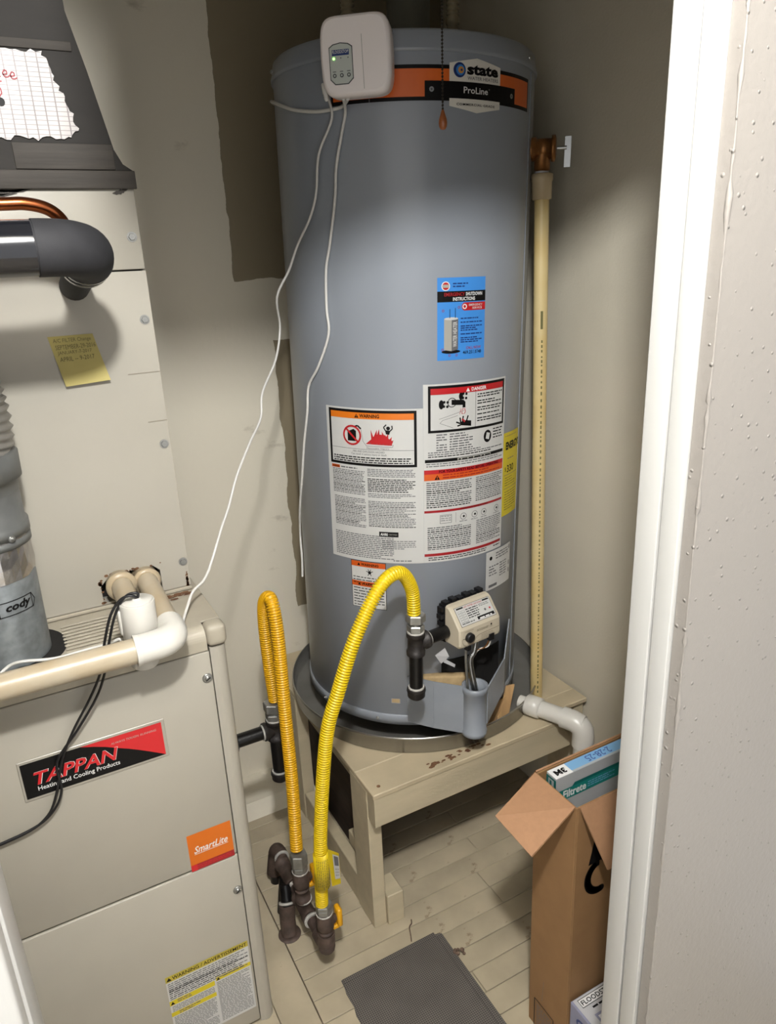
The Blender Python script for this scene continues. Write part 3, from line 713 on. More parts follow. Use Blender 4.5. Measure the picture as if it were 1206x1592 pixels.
# ================================================================== REFRIGERANT LINES
def refrigerant():
    t = thing('insulated_line', 'thick black foam-insulated refrigerant pipe elbow in front of the beige cabinet', 'pipe', (0.0, 1.115, 1.63))
    A = (-0.30, 1.112, 1.630); Cn = (0.150, 1.112, 1.632); E_ = (0.150, 1.388, 1.578)
    path = bend(A, Cn, E_, 0.070, 14)
    ra = 0.0355
    build(MB().tube(path[:2] and [Vector(A), Vector((0.083, 1.112, 1.632))], [0.0345, 0.0345], 30), 'foam_sleeve', 'foam_black', t)
    build(MB().tube(path[1:-1], [0.0365] * (len(path) - 2), 30), 'elbow_cover', 'foam_black', t)
    build(MB().tube([(-0.002, 1.112, 1.6315), (0.079, 1.112, 1.632)], 0.0352, 30), 'tape_wrap', 'tape_black', t)
    build(MB().tube([(-0.30, 1.112, 1.630), (-0.003, 1.112, 1.6315)], 0.0368, 30), 'foam_end', 'foam_black', t)
    d = (Vector(E_) - Vector(Cn)).normalized(); p = path[-2]
    build(MB().rod(p - d * 0.004, p + d * 0.06, [(0, 0.035), (0.002, 0.0372), (0.012, 0.0372), (0.014, 0.034), (0.02, 0.034), (0.022, 0.0365), (0.036, 0.0365), (0.04, 0.031)], 30), 'tape_band', 'tape_black', t)
    build(MB().tube([p + d * 0.03, Vector(E_)], 0.024, 22), 'inner_pipe', 'foam_black', t)
    c = MB().tube(catmull([(-0.30, 1.20, 1.686), (-0.06, 1.20, 1.690), (0.054, 1.20, 1.692), (0.086, 1.20, 1.692), (0.113, 1.203, 1.685), (0.130, 1.212, 1.670), (0.138, 1.24, 1.648), (0.140, 1.31, 1.635), (0.140, 1.391, 1.63)], 8), 0.0088, 16)
    build(c, 'copper_line', 'copper', None, label='thin bare copper tube curving behind the black insulated pipe', cat='pipe')
refrigerant()

# ================================================================== CONDENSATE DRAIN in PVC
def condensate():
    t = thing('condensate_drain', 'cream plastic drain pipe running along the front of the furnace top', 'pipe', (0.0, 1.2, FZ))
    zR = 1.024
    st = MB(); st.rod((0.186, CY0 + 0.02, 1.030), (0.186, CY0 - 0.04, 1.030), [(0, 0.024), (0.034, 0.025), (0.036, 0.0265), (0.041, 0.0265), (0.043, 0.021)], 26)
    build(st, 'drain_coupling', 'pvc_old', t)
    build(MB().tube([(0.186, CY0 - 0.015, 1.030), (0.183, 1.165, zR)], 0.0195, 22), 'drain_pipe', 'pvc_old', t)
    el = bend((0.183, 1.178, zR), (0.182, 1.120, zR), (0.118, 1.120, zR - 0.002), 0.034, 10)
    e = MB().tube(el, [0.0245] * len(el), 26); e.rod((0.124, 1.12, zR - 0.002), (0.116, 1.12, zR - 0.002), [(0, 0.0248), (0.006, 0.0258), (0.008, 0.0258)], 26); build(e, 'elbow', 'pvc_white', t)
    build(MB().tube([(0.13, 1.12, zR - 0.002), (-0.31, 1.12, 1.020)], 0.0208, 24), 'drain_run', 'pvc_old', t)
    s = thing('float_switch', 'white cylindrical condensate float switch hanging at the furnace front', 'switch', (0.134, 1.168, 0.972))
    c = MB(); c.rod((0.139, CY0 + 0.02, 1.033), (0.139, CY0 - 0.036, 1.033), [(0, 0.025), (0.034, 0.026), (0.037, 0.0285), (0.045, 0.0285), (0.047, 0.021)], 26); build(c, 'inlet_coupling', 'pvc_old', s)
    build(MB().tube([(0.139, CY0 - 0.02, 1.033), (0.136, 1.205, 1.033)], 0.0195, 22), 'inlet_pipe', 'pvc_old', s)
    b = MB(); b.rod((0.134, 1.170, 0.966), (0.137, 1.170, 1.088), [(0, 0.020), (0.003, 0.0225), (0.03, 0.0225), (0.034, 0.0285), (0.118, 0.0285), (0.1195, 0.028), (0.1195, 0.026), (0.117, 0.0255), (0.117, 0.0)], 30); body = build(b, 'switch_body', 'pvc_white', s)
    k = MB(); k.rod((0.137, 1.170, 1.082), (0.137, 1.170, 1.094), [(0, 0.0252), (0.0045, 0.0252), (0.0055, 0.024), (0.0055, 0.008), (0.009, 0.007)], 28); build(k, 'switch_cap', 'pvc_white', s)
    build(MB().box((0.104, 1.166, 1.03), (0.112, 1.19, 1.075), 0, 0.003), 'side_lug', 'pvc_white', body)
    S = Sheet(lambda u, v, l: Vector((0.1355 + (0.0286 + l) * math.sin(u), 1.170 - (0.0286 + l) * math.cos(u), v)))
    q = random.Random(6)
    for r in range(3):
        v = 1.028
        while v > 1.002:
            h = q.uniform(0.002, 0.005); u = -0.95 + r * 0.16; S.poly([(u, v - h), (u + 0.09, v - h), (u + 0.09, v), (u, v)], 'ink', 0.0003); v -= h + 0.0015
    S.build('print', body, kind='stuff')
    # black wire pair from the switch
    def wire(dx, dz, name, lab):
        P = [(0.138, 1.168, 1.088), (0.132 + dx, 1.162, 1.098 + dz), (0.114 + dx, 1.166, 1.096 + dz), (0.094 + dx, 1.168, 1.072), (0.077 + dx, 1.170, 1.025), (0.062 + dx, 1.168, 0.975), (0.038 + dx * 1.5, 1.180, 0.925), (0.004 + dx, 1.186, 0.872), (-0.022 - dx, 1.194, 0.818), (-0.040 + dx, 1.193, 0.762), (-0.062 + dx, 1.192, 0.722 + dz), (-0.104 + dx, 1.192, 0.702 + dz), (-0.20, 1.194, 0.692)]
        build(MB().tube(catmull(P, 6), 0.0023, 8), name, 'cord_black', None, label=lab, cat='wire', group='black float switch wires')
    wire(0.0, 0.0, 'switch_wire', 'black wire from the float switch, left strand of the pair over the badge')
    wire(0.0075, 0.003, 'switch_wire', 'black wire from the float switch, right strand of the pair over the badge')
    P = [(-0.10, 1.165, 1.000), (-0.072, 1.18, 1.018), (-0.05, 1.21, 1.010), (0.0, 1.215, 0.998), (0.05, 1.212, 1.0), (0.085, 1.205, 1.004), (0.103, 1.20, 1.010), (0.108, 1.195, 1.001)]
    build(MB().tube(catmull(P, 6), 0.0026, 8), 'loose_wire', 'cord_white', None, label='short loose white wire lying behind the cream drain pipe', cat='wire')
condensate()

# ================================================================== STICKY NOTE
def note():
    t = thing('sticky_note', 'square yellow sticky note with handwriting on the beige cabinet', 'note', (0.118, CY0 - 0.002, 1.42))
    tl, tr_, br, bl = (0.0935, 1.4985), (0.166, 1.4985), (0.182, 1.418), (0.108, 1.414)
    n = 10; vs = []; fs = []
    def P(a, b, l=0.0):
        x = (tl[0] * (1 - a) + tr_[0] * a) * b + (bl[0] * (1 - a) + br[0] * a) * (1 - b); z = (tl[1] * (1 - a) + tr_[1] * a) * b + (bl[1] * (1 - a) + br[1] * a) * (1 - b)
        return Vector((x, CY0 - 0.0015 - 0.008 * (1 - b) ** 2 - 0.0025 * a * (1 - b) - l, z))
    for i in range(n + 1): vs += [P(0, i / n), P(1, i / n), P(1, i / n, -0.0006), P(0, i / n, -0.0006)]
    for i in range(n):
        for k in range(4): fs.append((4 * i + k, 4 * i + (k + 1) % 4, 4 * i + 4 + (k + 1) % 4, 4 * i + 4 + k))
    fs += [(0, 1, 2, 3), (4 * n, 4 * n + 1, 4 * n + 2, 4 * n + 3)]
    pg = build(MB().add(vs, fs), 'paper_sheet', 'note_yellow', t)
    S = Sheet(lambda u, v, l: P(u, v, 0.0003 + l))
    S.text('A/C FILTER Change', 0.08, 0.85, 0.92, 0.95, 'pencil', 0, shear=0.2); S.text('SEPTEMBER-29-2016', 0.08, 0.73, 0.97, 0.82, 'pencil', 0, shear=0.2)
    S.text('JANUARY-7-2017', 0.08, 0.61, 0.85, 0.70, 'pencil', 0, shear=0.2); S.text('APRIL -- 9-2017', 0.08, 0.49, 0.86, 0.58, 'pencil', 0, shear=0.2)
    S.build('handwriting', pg)
note()

# ================================================================== WATER HEATER
HR = 0.282; HA = math.radians(29.0); HT = 0.021
HB = Vector((1.82 * math.sin(HA), 1.82 * math.cos(HA), 0.46))
HM = Matrix.Translation(HB) @ Euler((0, HT, -HA), 'XYZ').to_matrix().to_4x4()
def hw(p): return HM @ Vector(p)
def hc(th, z, r=HR):
    a = math.radians(th); return Vector((r * math.sin(a), -r * math.cos(a), z))
def cyl_map(r):
    return lambda u, v, l: Vector(((r + l) * math.sin(u / HR), -(r + l) * math.cos(u / HR), v))
D2U = math.radians(1) * HR
def heater():
    t = thing('water_heater', 'tall grey cylindrical gas water heater covered in labels', 'water heater', HB, (0, HT, -HA))
    def lathe(prof, name, m, n=128): return build(MB().rod((0, 0, 0), (0, 0, 1), prof, n), name, m, t, True)
    lathe([(0.075, HR - 0.004), (0.078, HR), (1.497, HR)], 'jacket', 'heater_grey')
    lathe([(0.052, HR - 0.012), (0.052, HR + 0.003), (0.0765, HR + 0.003), (0.0785, HR + 0.0005)], 'base_ring', 'heater_grey_part')
    lathe([(1.494, HR - 0.002), (1.494, HR + 0.004), (1.5, HR + 0.0045), (1.510, HR + 0.0015), (1.527, HR - 0.001), (1.532, HR - 0.006), (1.537, HR - 0.03), (1.541, 0.05)], 'top_cap', 'heater_grey')
    for a in (20, 140, 260):
        c = hc(a, 0, 0.2); build(MB().rod((c.x, c.y, -0.008), (c.x, c.y, 0.08), [(0, 0.022), (0.07, 0.022)], 16), 'foot', 'black_iron', t, True)
    for th, z in ((-76, 1.512), (63, 1.512), (-62, 1.512)):
        if th == -62: continue
        m = MB(); c = hc(th, z, HR + 0.001); m.sphere(c, 0.005, 0, 10); build(m, 'rivet', 'zinc', t, True)
    # lapped jacket seam on the right flank
    m = MB(); a = [hc(66.0, 0.08, HR), hc(66.0, 0.08, HR + 0.0016), hc(66.8, 0.08, HR + 0.0016), hc(66.8, 0.08, HR)]
    m.prism(a, (0, 0, 1.41)); build(m, 'jacket_seam', 'heater_grey_part', t, True)
    m = MB(); a = [hc(-14.2, 1.41, HR), hc(-14.2, 1.41, HR + 0.001), hc(-13.9, 1.41, HR + 0.001), hc(-13.9, 1.41, HR)]
    # slot, notch and screw near the base
    S = Sheet(cyl_map(HR), True); S.rect(-10.8 * D2U, 0.112, -6.6 * D2U, 0.124, 'insulation', 0.0006); S.frame(-11.0 * D2U, 0.111, -6.4 * D2U, 0.125, 0.0016, 'heater_grey_part', 0.001); S.build('slot', t, True)
    for th in (-18, -52):
        m = MB(); c = hc(th, 0.064, HR + 0.003); screw(m, c, c.normalized() * 1.0, 0.0045, False); build(m, 'screw', 'steel_dark', t, True)

    # ---------- brand band and plate
    S = Sheet(cyl_map(HR), True)
    S.rect(-30 * D2U, 1.414, 62.5 * D2U, 1.473, 'ink', 0.0004); S.rect(-29 * D2U, 1.4205, 61.5 * D2U, 1.4665, 'orange_band', 0.0007)
    S.rect(-14 * D2U, 1.414, -13.7 * D2U, 1.473, 'ink_soft', 0.0009)
    S.build('brand_band', t, True)
    S = Sheet(cyl_map(HR), True)
    cu = 28.5
    S.rect(16.8 * D2U, 1.4055, 40.2 * D2U, 1.4765, 'plate_white', 0.0012)
    for s_ in (0, 1):
        for i in range(6):
            a0 = 16.8 + (40.2 - 16.8) * i / 6; a1 = 16.8 + (40.2 - 16.8) * (i + 1) / 6; f = lambda a: 0.010 * (1 - abs(a - cu) / 11.7)
            z = 1.4765 if s_ == 0 else 1.4055; sg = 1 if s_ == 0 else -1
            pts = [(a0 * D2U, z), (a1 * D2U, z), (a1 * D2U, z + sg * f(a1)), (a0 * D2U, z + sg * f(a0))]
            S.poly(pts if s_ == 0 else pts[::-1], 'plate_white', 0.0012)
    S.poly([(7.0 * D2U, 1.447)] + [(x * D2U, 1.447) for x in (14, 21, 28, 35, 42)] + [(49.8 * D2U, 1.447), (49.2 * D2U, 1.4195)] + [(x * D2U, 1.4195) for x in (42, 35, 28, 21, 14)] + [(8.2 * D2U, 1.4195)], 'ink', 0.0019) if False else None
    for i in range(8):
        a0 = 7.2 + i * 42.4 / 8; a1 = 7.2 + (i + 1) * 42.4 / 8; S.rect(a0 * D2U, 1.4185, a1 * D2U, 1.4465, 'ink', 0.0018)
    for th in (9.8, 47.2): S.disc(th * D2U, 1.4325, 0.0045, 'zinc', 0.0024, 14); S.disc(th * D2U, 1.4325, 0.0018, 'ink_soft', 0.0027, 10)
    S.disc(20.9 * D2U, 1.4655, 0.0125, 'navy', 0.0020, 24); S.disc(21.2 * D2U, 1.4655, 0.0088, 'label_blue', 0.0023, 20); S.disc(21.4 * D2U, 1.4655, 0.0058, 'gold', 0.0026, 18); S.disc(21.6 * D2U, 1.4655, 0.0022, 'navy', 0.0029, 12)
    S.text('state', 24.0 * D2U, 1.4585, 38.8 * D2U, 1.4755, 'ink', 0.0022, bold=0.045)
    S.text('WATER HEATERS', 24.2 * D2U, 1.4502, 38.8 * D2U, 1.4560, 'ink_soft', 0.0022, bold=0.004)
    S.text('ProLine', 22.6 * D2U, 1.4275, 33.6 * D2U, 1.4385, 'white_print', 0.0024, bold=0.012); S.ring(34.3 * D2U, 1.437, 0.0008, 0.0003, 'white_print', 0.0024, 8)
    S.text('COMMERCIAL GRADE', 19.6 * D2U, 1.4070, 37.2 * D2U, 1.4110, 'ink', 0.0022, bold=0.016, space=1.15)
    S.build('brand_plate', t, True, label='white and black brand plate')

    # ---------- blue emergency sticker
    S = Sheet(cyl_map(HR), True); u0, u1, v0, v1 = 12.0 * D2U, 34.6 * D2U, 0.9345, 1.099; w = u1 - u0; q = random.Random(31)
    S.rect(u0, v0, u1, v1, 'label_blue', 0.0005)
    S.disc(u0 + .16 * w, v1 - 0.0165, 0.0092, 'white_print', 0.0008, 18); S.disc(u0 + .16 * w, v1 - 0.0165, 0.0074, 'red', 0.0011, 18); S.rect(u0 + .10 * w, v1 - 0.0195, u0 + .22 * w, v1 - 0.0135, 'paper_dim', 0.0014)
    S.text('COMPANY', u0 + .30 * w, v1 - 0.0145, u0 + .52 * w, v1 - 0.011, 'navy', 0.0008) if False else S.para(u0 + .30 * w, v1 - 0.022, u0 + .62 * w, v1 - 0.009, 0.0055, 'navy', 0.0008, q, h=0.45)
    S.rect(u0, v1 - 0.0475, u1, v1 - 0.0265, 'ink', 0.0008)
    S.text('EMERGENCY', u0 + .13 * w, v1 - 0.0362, u0 + .54 * w, v1 - 0.0292, 'red_dark', 0.0012, bold=0.02); S.text('SHUTDOWN', u0 + .56 * w, v1 - 0.0362, u0 + .92 * w, v1 - 0.0292, 'white_print', 0.0012, bold=0.02)
    S.text('INSTRUCTIONS', u0 + .30 * w, v1 - 0.0455, u0 + .76 * w, v1 - 0.0385, 'white_print', 0.0012, bold=0.02)
    S.rect(u0 + .55 * w, v1 - 0.0655, u1, v1 - 0.0495, 'red', 0.0008); S.disc(u0 + .55 * w, v1 - 0.0575, 0.008, 'red', 0.0008, 16); S.ring(u0 + .54 * w, v1 - 0.0575, 0.0042, 0.0022, 'white_print', 0.0012, 14)
    S.text('EMERGENCY', u0 + .63 * w, v1 - 0.0570, u0 + .93 * w, v1 - 0.0525, 'paper', 0.0012, bold=0.012); S.text('SERVICE', u0 + .70 * w, v1 - 0.0630, u0 + .92 * w, v1 - 0.0588, 'paper', 0.0012, bold=0.012)
    # little picture of a heater
    S.poly([(u0 + .13 * w, v0 + 0.0215), (u0 + .28 * w, v0 + 0.0185), (u0 + .28 * w, v0 + 0.081), (u0 + .13 * w, v0 + 0.084)], 'paper_dim', 0.0008); S.poly([(u0 + .28 * w, v0 + 0.0185), (u0 + .41 * w, v0 + 0.0215), (u0 + .41 * w, v0 + 0.084), (u0 + .28 * w, v0 + 0.081)], 'ink_soft', 0.0008)
    S.disc(u0 + .27 * w, v0 + 0.0840, .14 * w, 'paper', 0.0010, 16, 0.0028); S.disc(u0 + .27 * w, v0 + 0.0175, .19 * w, 'ink', 0.0007, 18, 0.004)
    S.line([(u0 + .24 * w, v0 + 0.085), (u0 + .24 * w, v0 + 0.103)], 0.0013, 'ink', 0.0012); S.line([(u0 + .35 * w, v0 + 0.085), (u0 + .35 * w, v0 + 0.105)], 0.0013, 'ink', 0.0012)
    S.text('WATER HEATER', u0 + .305 * w, v0 + 0.027, u0 + .385 * w, v0 + 0.078, 'paper', 0.0012, bold=0.02, rot=90)
    for a, b in ((.11, .100), (.42, .106), (.10, .022), (.24, .010), (.38, .010)): S.ring(u0 + a * w, v0 + b, 0.0022, 0.0009, 'red_dark', 0.0010, 10)
    v = v0 + 0.086
    for n_, hv in ((1, 'navy'), (1, 'navy'), (3, 'navy'), (1, 'navy'), (3, 'navy')):
        S.para(u0 + .46 * w, v - 0.0042 * n_, u0 + .93 * w, v, 0.0042, hv, 0.0008, q, h=0.55); v -= 0.0042 * n_ + 0.0035
    S.text('CALL NOW', u0 + .58 * w, v0 + 0.0205, u0 + .91 * w, v0 + 0.0262, 'red_dark', 0.0010, bold=0.01); S.text('469.251.0748', u0 + .51 * w, v0 + 0.0110, u0 + .92 * w, v0 + 0.0180, 'ink', 0.0010, bold=0.016)
    S.build('emergency_sticker', t, True, label='light blue emergency shutdown sticker')

    # ---------- large two-part instruction label
    S = Sheet(cyl_map(HR), True); q = random.Random(41)
    a0, a1, b0, b1 = -40.4 * D2U, 5.75 * D2U, 0.482, 0.8365
    S.rect(a0, b0, a1, b1, 'paper', 0.0005)
    f0, f1, g0, g1 = -38.7 * D2U, 2.95 * D2U, 0.7085, 0.8325; fw = f1 - f0; fh = g1 - g0
    S.frame(f0, g0, f1, g1, 0.0058, 'ink', 0.0009); S.rect(f0 + 0.0058, g1 - 0.0195, f1 - 0.0058, g1 - 0.0058, 'orange', 0.0009)
    S.tri(f0 + .355 * fw, g1 - 0.0170, 0.0085, 'ink', 0.0013, 'orange'); S.text('WARNING', f0 + .39 * fw, g1 - 0.0165, f0 + .61 * fw, g1 - 0.0085, 'ink', 0.0013, bold=0.03)
    # no-fuel sign
    cx, cz = f0 + .295 * fw, g0 + .545 * fh
    S.poly([(cx - 0.011, cz - 0.013), (cx + 0.010, cz - 0.013), (cx + 0.010, cz + 0.010), (cx + 0.004, cz + 0.014), (cx - 0.005, cz + 0.010), (cx - 0.011, cz + 0.009)], 'ink', 0.0009)
    S.line([(cx + 0.006, cz + 0.019), (cx + 0.014, cz + 0.022), (cx + 0.022, cz + 0.015)], 0.0035, 'ink', 0.0009); S.line([(cx + 0.022, cz + 0.015), (cx + 0.026, cz - 0.012), (cx + 0.034, cz - 0.022), (cx + 0.092, cz - 0.023), (cx + 0.094, cz - 0.018), (cx + 0.036, cz - 0.015)], 0.0008, 'ink_soft', 0.0009)
    S.ring(cx, cz, 0.0205, 0.0042, 'red', 0.0014); S.line([(cx - 0.0145, cz + 0.0145), (cx + 0.0145, cz - 0.0145)], 0.0042, 'red', 0.0016)
    # fire and burning figure
    fx, fz = f0 + .60 * fw, g0 + .405 * fh
    S.poly([(fx - 0.030, fz), (fx + 0.028, fz - 0.002), (fx + 0.030, fz + 0.008), (fx + 0.022, fz + 0.013), (fx + 0.014, fz + 0.021), (fx + 0.002, fz + 0.022), (fx - 0.008, fz + 0.021), (fx - 0.018, fz + 0.010)], 'red', 0.0009)
    for (x, z, h, l) in ((-0.014, 0.010, 0.022, -0.004), (-0.008, 0.018, 0.014, 0.004), (-0.002, 0.018, 0.016, 0.003), (0.010, 0.016, 0.013, -0.003), (0.017, 0.012, 0.014, 0.004), (0.023, 0.008, 0.010, 0.006), (0.026, 0.003, 0.008, 0.006)):
        S.poly([(fx + x - 0.003, fz + z), (fx + x + 0.004, fz + z), (fx + x + l, fz + z + h)], 'red', 0.0009)
    hx, hz = fx + 0.021, fz + 0.036
    S.disc(hx, hz, 0.0042, 'ink', 0.0012, 12); S.poly([(hx - 0.007, hz - 0.004), (hx + 0.005, hz - 0.005), (hx + 0.002, hz - 0.014), (hx - 0.005, hz - 0.013)], 'ink', 0.0012)
    S.line([(hx - 0.006, hz - 0.005), (hx - 0.010, hz + 0.002), (hx - 0.004, hz + 0.008)], 0.0025, 'ink', 0.0012); S.line([(hx + 0.004, hz - 0.006), (hx + 0.009, hz - 0.001), (hx + 0.008, hz + 0.006)], 0.0025, 'ink', 0.0012)
    S.text('Flammable Vapors', fx - 0.028, fz - 0.012, fx + 0.022, fz - 0.0075, 'ink_soft', 0.0011)
    S.rect(f0 + 0.006, g0 + .30 * fh, f1 - 0.006, g0 + .306 * fh, 'ink_soft', 0.0009)
    S.text('FIRE AND EXPLOSION HAZARD', f0 + .30 * fw, g0 + .245 * fh, f0 + .66 * fw, g0 + .28 * fh, 'ink_soft', 0.0010); S.text('Can result in serious injury or death', f0 + .28 * fw, g0 + .185 * fh, f0 + .68 * fw, g0 + .235 * fh, 'ink_soft', 0.0010)
    S.para(f0 + 0.010, g0 + 0.0065, f1 - 0.010, g0 + 0.0215, 0.0050, 'ink', 0.0010, q, h=0.5, ragged=0.05)
    S.rect(f0 + 0.002, g0 - 0.0105, f0 + 0.025, g0 - 0.0035, 'orange_deep', 0.0008); S.text('WARNING', f0 + 0.004, g0 - 0.0092, f0 + 0.0235, g0 - 0.0048, 'ink', 0.0012, bold=0.02); S.para(f0 + 0.028, g0 - 0.0105, f0 + 0.070, g0 - 0.004, 0.0055, 'ink_soft', 0.0009, q)
    lx0, lx1, rx0, rx1 = f0 + 0.004, f0 + .43 * fw, f0 + .46 * fw, f1 - 0.004
    S.para(lx0, 0.640, lx1, 0.697, 0.0038, 'ink_soft', 0.0009, q, h=0.46, ragged=0.1, heavy='ink'); S.para(lx0 + 0.002, 0.560, lx1, 0.633, 0.0039, 'ink_soft', 0.0009, q, h=0.46, ragged=0.3, heavy='ink')
    S.para(rx0, 0.684, rx1, 0.704, 0.0038, 'ink_soft', 0.0009, q, h=0.46, ragged=0.1); S.para(rx0, 0.650, rx1, 0.682, 0.0040, 'ink', 0.0009, q, h=0.5, ragged=0.2); S.para(rx0, 0.634, rx1, 0.648, 0.0038, 'ink_soft', 0.0009, q, h=0.46)
    S.para(rx0, 0.568, rx1, 0.630, 0.0039, 'ink_soft', 0.0009, q, h=0.46, ragged=0.25, heavy='ink')
    S.rect(f0 + .575 * fw, 0.5455, f0 + .79 * fw, 0.5575, 'ink', 0.0009); S.text('AHRI', f0 + .59 * fw, 0.5485, f0 + .67 * fw, 0.5545, 'white_print', 0.0013, bold=0.03); S.text('CERTIFIED', f0 + .68 * fw, 0.5500, f0 + .775 * fw, 0.5530, 'paper_dim', 0.0013)
    S.para(lx0, 0.490, rx1 - 0.05, 0.548, 0.0045, 'ink_soft', 0.0009, q, h=0.46, ragged=0.6); S.para(rx0 + 0.03, 0.516, rx1, 0.538, 0.0045, 'ink_soft', 0.0009, q, h=0.4, ragged=0.5); S.para(rx0 + 0.055, 0.4855, rx1, 0.491, 0.005, 'ink_soft', 0.0009, q)
    S.build('warning_label', t, True, label='white warning label with fire picture')

    S = Sheet(cyl_map(HR), True); q = random.Random(42)
    a0, a1, b0, b1 = 5.8 * D2U, 49.4 * D2U, 0.482, 0.8865
    S.rect(a0, b0, a1, b1, 'paper', 0.0005)
    f0, f1, g0, g1 = 7.9 * D2U, 48.4 * D2U, 0.782, 0.8825; fw = f1 - f0; fh = g1 - g0
    S.frame(f0, g0, f1, g1, 0.0055, 'ink', 0.0009); S.rect(f0 + 0.0055, g1 - 0.0185, f1 - 0.0055, g1 - 0.0055, 'red', 0.0009)
    S.tri(f0 + .455 * fw, g1 - 0.0165, 0.0085, 'white_print', 0.0013); S.text('DANGER', f0 + .50 * fw, g1 - 0.0160, f0 + .70 * fw, g1 - 0.0082, 'white_print', 0.0013, bold=0.03)
    S.rect(f0 + .555 * fw, g0 + 0.0055, f0 + .559 * fw, g1 - 0.0185, 'ink', 0.0009)
    kx, kz = f0 + .26 * fw, g0 + .62 * fh
    S.disc(kx - 0.023, kz - 0.002, 0.0055, 'ink', 0.0009, 14, 0.010); S.disc(kx + 0.022, kz + 0.013, 0.0050, 'ink', 0.0009, 14, 0.008)
    for ox, oz in ((-0.013, -0.002), (0.031, 0.013)):
        for an in (0, 1.57, 3.14, 4.71): S.disc(kx + ox + 0.0055 * math.cos(an + .7), kz + oz + 0.0065 * math.sin(an + .7), 0.0030, 'ink', 0.0010, 10)
    S.poly([(kx, kz - 0.004), (kx + 0.026, kz - 0.006), (kx + 0.026, kz - 0.012), (kx + 0.033, kz - 0.012), (kx + 0.033, kz + 0.000), (kx + 0.028, kz + 0.005), (kx, kz + 0.007)], 'ink', 0.0010); S.ring(kx + 0.001, kz + 0.001, 0.0095, 0.0016, 'ink', 0.0009)
    for i in range(3): S.line([(kx + 0.022 + i * 0.005, kz - 0.013), (kx + 0.019 + i * 0.006, kz - 0.026)], 0.0008, 'red', 0.0009)
    S.ring(kx + 0.028, kz - 0.020, 0.0055, 0.0008, 'red', 0.0009)
    S.line([(kx - 0.028, kz - 0.033), (kx + 0.030, kz - 0.018)], 0.0007, 'ink_soft', 0.0009); S.line([(kx - 0.026, kz - 0.042), (kx - 0.020, kz - 0.036), (kx + 0.015, kz - 0.028)], 0.0007, 'ink_soft', 0.0009); S.line([(kx - 0.026, kz - 0.042), (kx + 0.004, kz - 0.054)], 0.0007, 'ink_soft', 0.0009)
    hx, hz = kx + 0.030, kz - 0.046
    S.poly([(hx - 0.010, hz + 0.003), (hx + 0.004, hz + 0.006), (hx + 0.018, hz + 0.004), (hx + 0.018, hz - 0.008), (hx + 0.006, hz - 0.006), (hx - 0.008, hz - 0.004)], 'ink', 0.0011)
    for p in (((-0.008, 0.002), (-0.010, 0.013)), ((-0.004, 0.004), (-0.002, 0.016)), ((0.006, 0.004), (0.010, 0.016)), ((-0.009, 0.0), (-0.019, 0.004)), ((-0.008, -0.003), (-0.016, -0.005))): S.line([(hx + p[0][0], hz + p[0][1]), (hx + p[1][0], hz + p[1][1])], 0.0032, 'ink', 0.0011)
    S.line([(hx - 0.005, hz + 0.010), (hx + 0.002, hz + 0.003)], 0.004, 'red_dark', 0.0014)
    v = g1 - 0.022
    for n_ in (2, 2, 2, 1, 2): S.para(f0 + .58 * fw, v - 0.0055 * n_, f1 - 0.008, v, 0.0055, 'ink', 0.0009, q, h=0.45, ragged=0.4); v -= 0.0055 * n_ + 0.0035
    S.para(f0 + 0.018, 0.742, f0 + 0.042, 0.780, 0.0056, 'ink_soft', 0.0009, q, h=0.45, ragged=0.8); S.para(f0 + 0.048, 0.742, f0 + 0.105, 0.780, 0.0056, 'ink_soft', 0.0009, q, h=0.45, ragged=0.5)
    S.disc(f0 + .735 * fw, 0.761, 0.0115, 'ink', 0.0009, 20, 0.014); S.poly([(f0 + .735 * fw - 0.006, 0.756), (f0 + .735 * fw + 0.004, 0.753), (f0 + .735 * fw + 0.007, 0.767), (f0 + .735 * fw - 0.003, 0.770)], 'paper', 0.0013)
    S.para(f0 + .82 * fw, 0.748, f1 - 0.004, 0.778, 0.0065, 'ink', 0.0009, q, h=0.4)
    S.para(a0 + 0.010, 0.726, a1 - 0.006, 0.741, 0.0047, 'ink_soft', 0.0009, q, h=0.45, ragged=0.4, heavy='ink')
    S.rect(a0 + 0.003, 0.7165, a1 - 0.004, 0.7235, 'ink', 0.0009); S.text('APPLY AQUASTAT HERE', a0 + .36 * (a1 - a0), 0.7178, a0 + .76 * (a1 - a0), 0.7223, 'white_print', 0.0013) if False else S.rect(a0 + .36 * (a1 - a0), 0.7175, a0 + .78 * (a1 - a0), 0.7226, 'paper_dim', 0.0012); S.para(a0 + .37 * (a1 - a0), 0.7172, a0 + .77 * (a1 - a0), 0.7232, 0.0075, 'ink', 0.0015, q, h=0.4)
    S.para(a0 + 0.006, 0.7025, a1 - 0.006, 0.7155, 0.0050, 'ink_soft', 0.0009, q, h=0.4, ragged=0.4)
    S.rect(a0 + 0.001, 0.6905, a1 - 0.003, 0.7000, 'red', 0.0009); S.rect(a0 + 0.001, 0.6760, a1 - 0.003, 0.6905, 'orange_deep', 0.0009)
    S.text('FOR YOUR SAFETY READ BEFORE OPERATING', a0 + .16 * (a1 - a0), 0.6922, a0 + .90 * (a1 - a0), 0.6985, 'ink', 0.0013, bold=0.02); S.tri(a0 + .14 * (a1 - a0), 0.6775, 0.0105, 'ink', 0.0013, 'orange_deep'); S.para(a0 + .20 * (a1 - a0), 0.677, a0 + .93 * (a1 - a0), 0.690, 0.0060, 'red_dark', 0.0013, q, h=0.4)
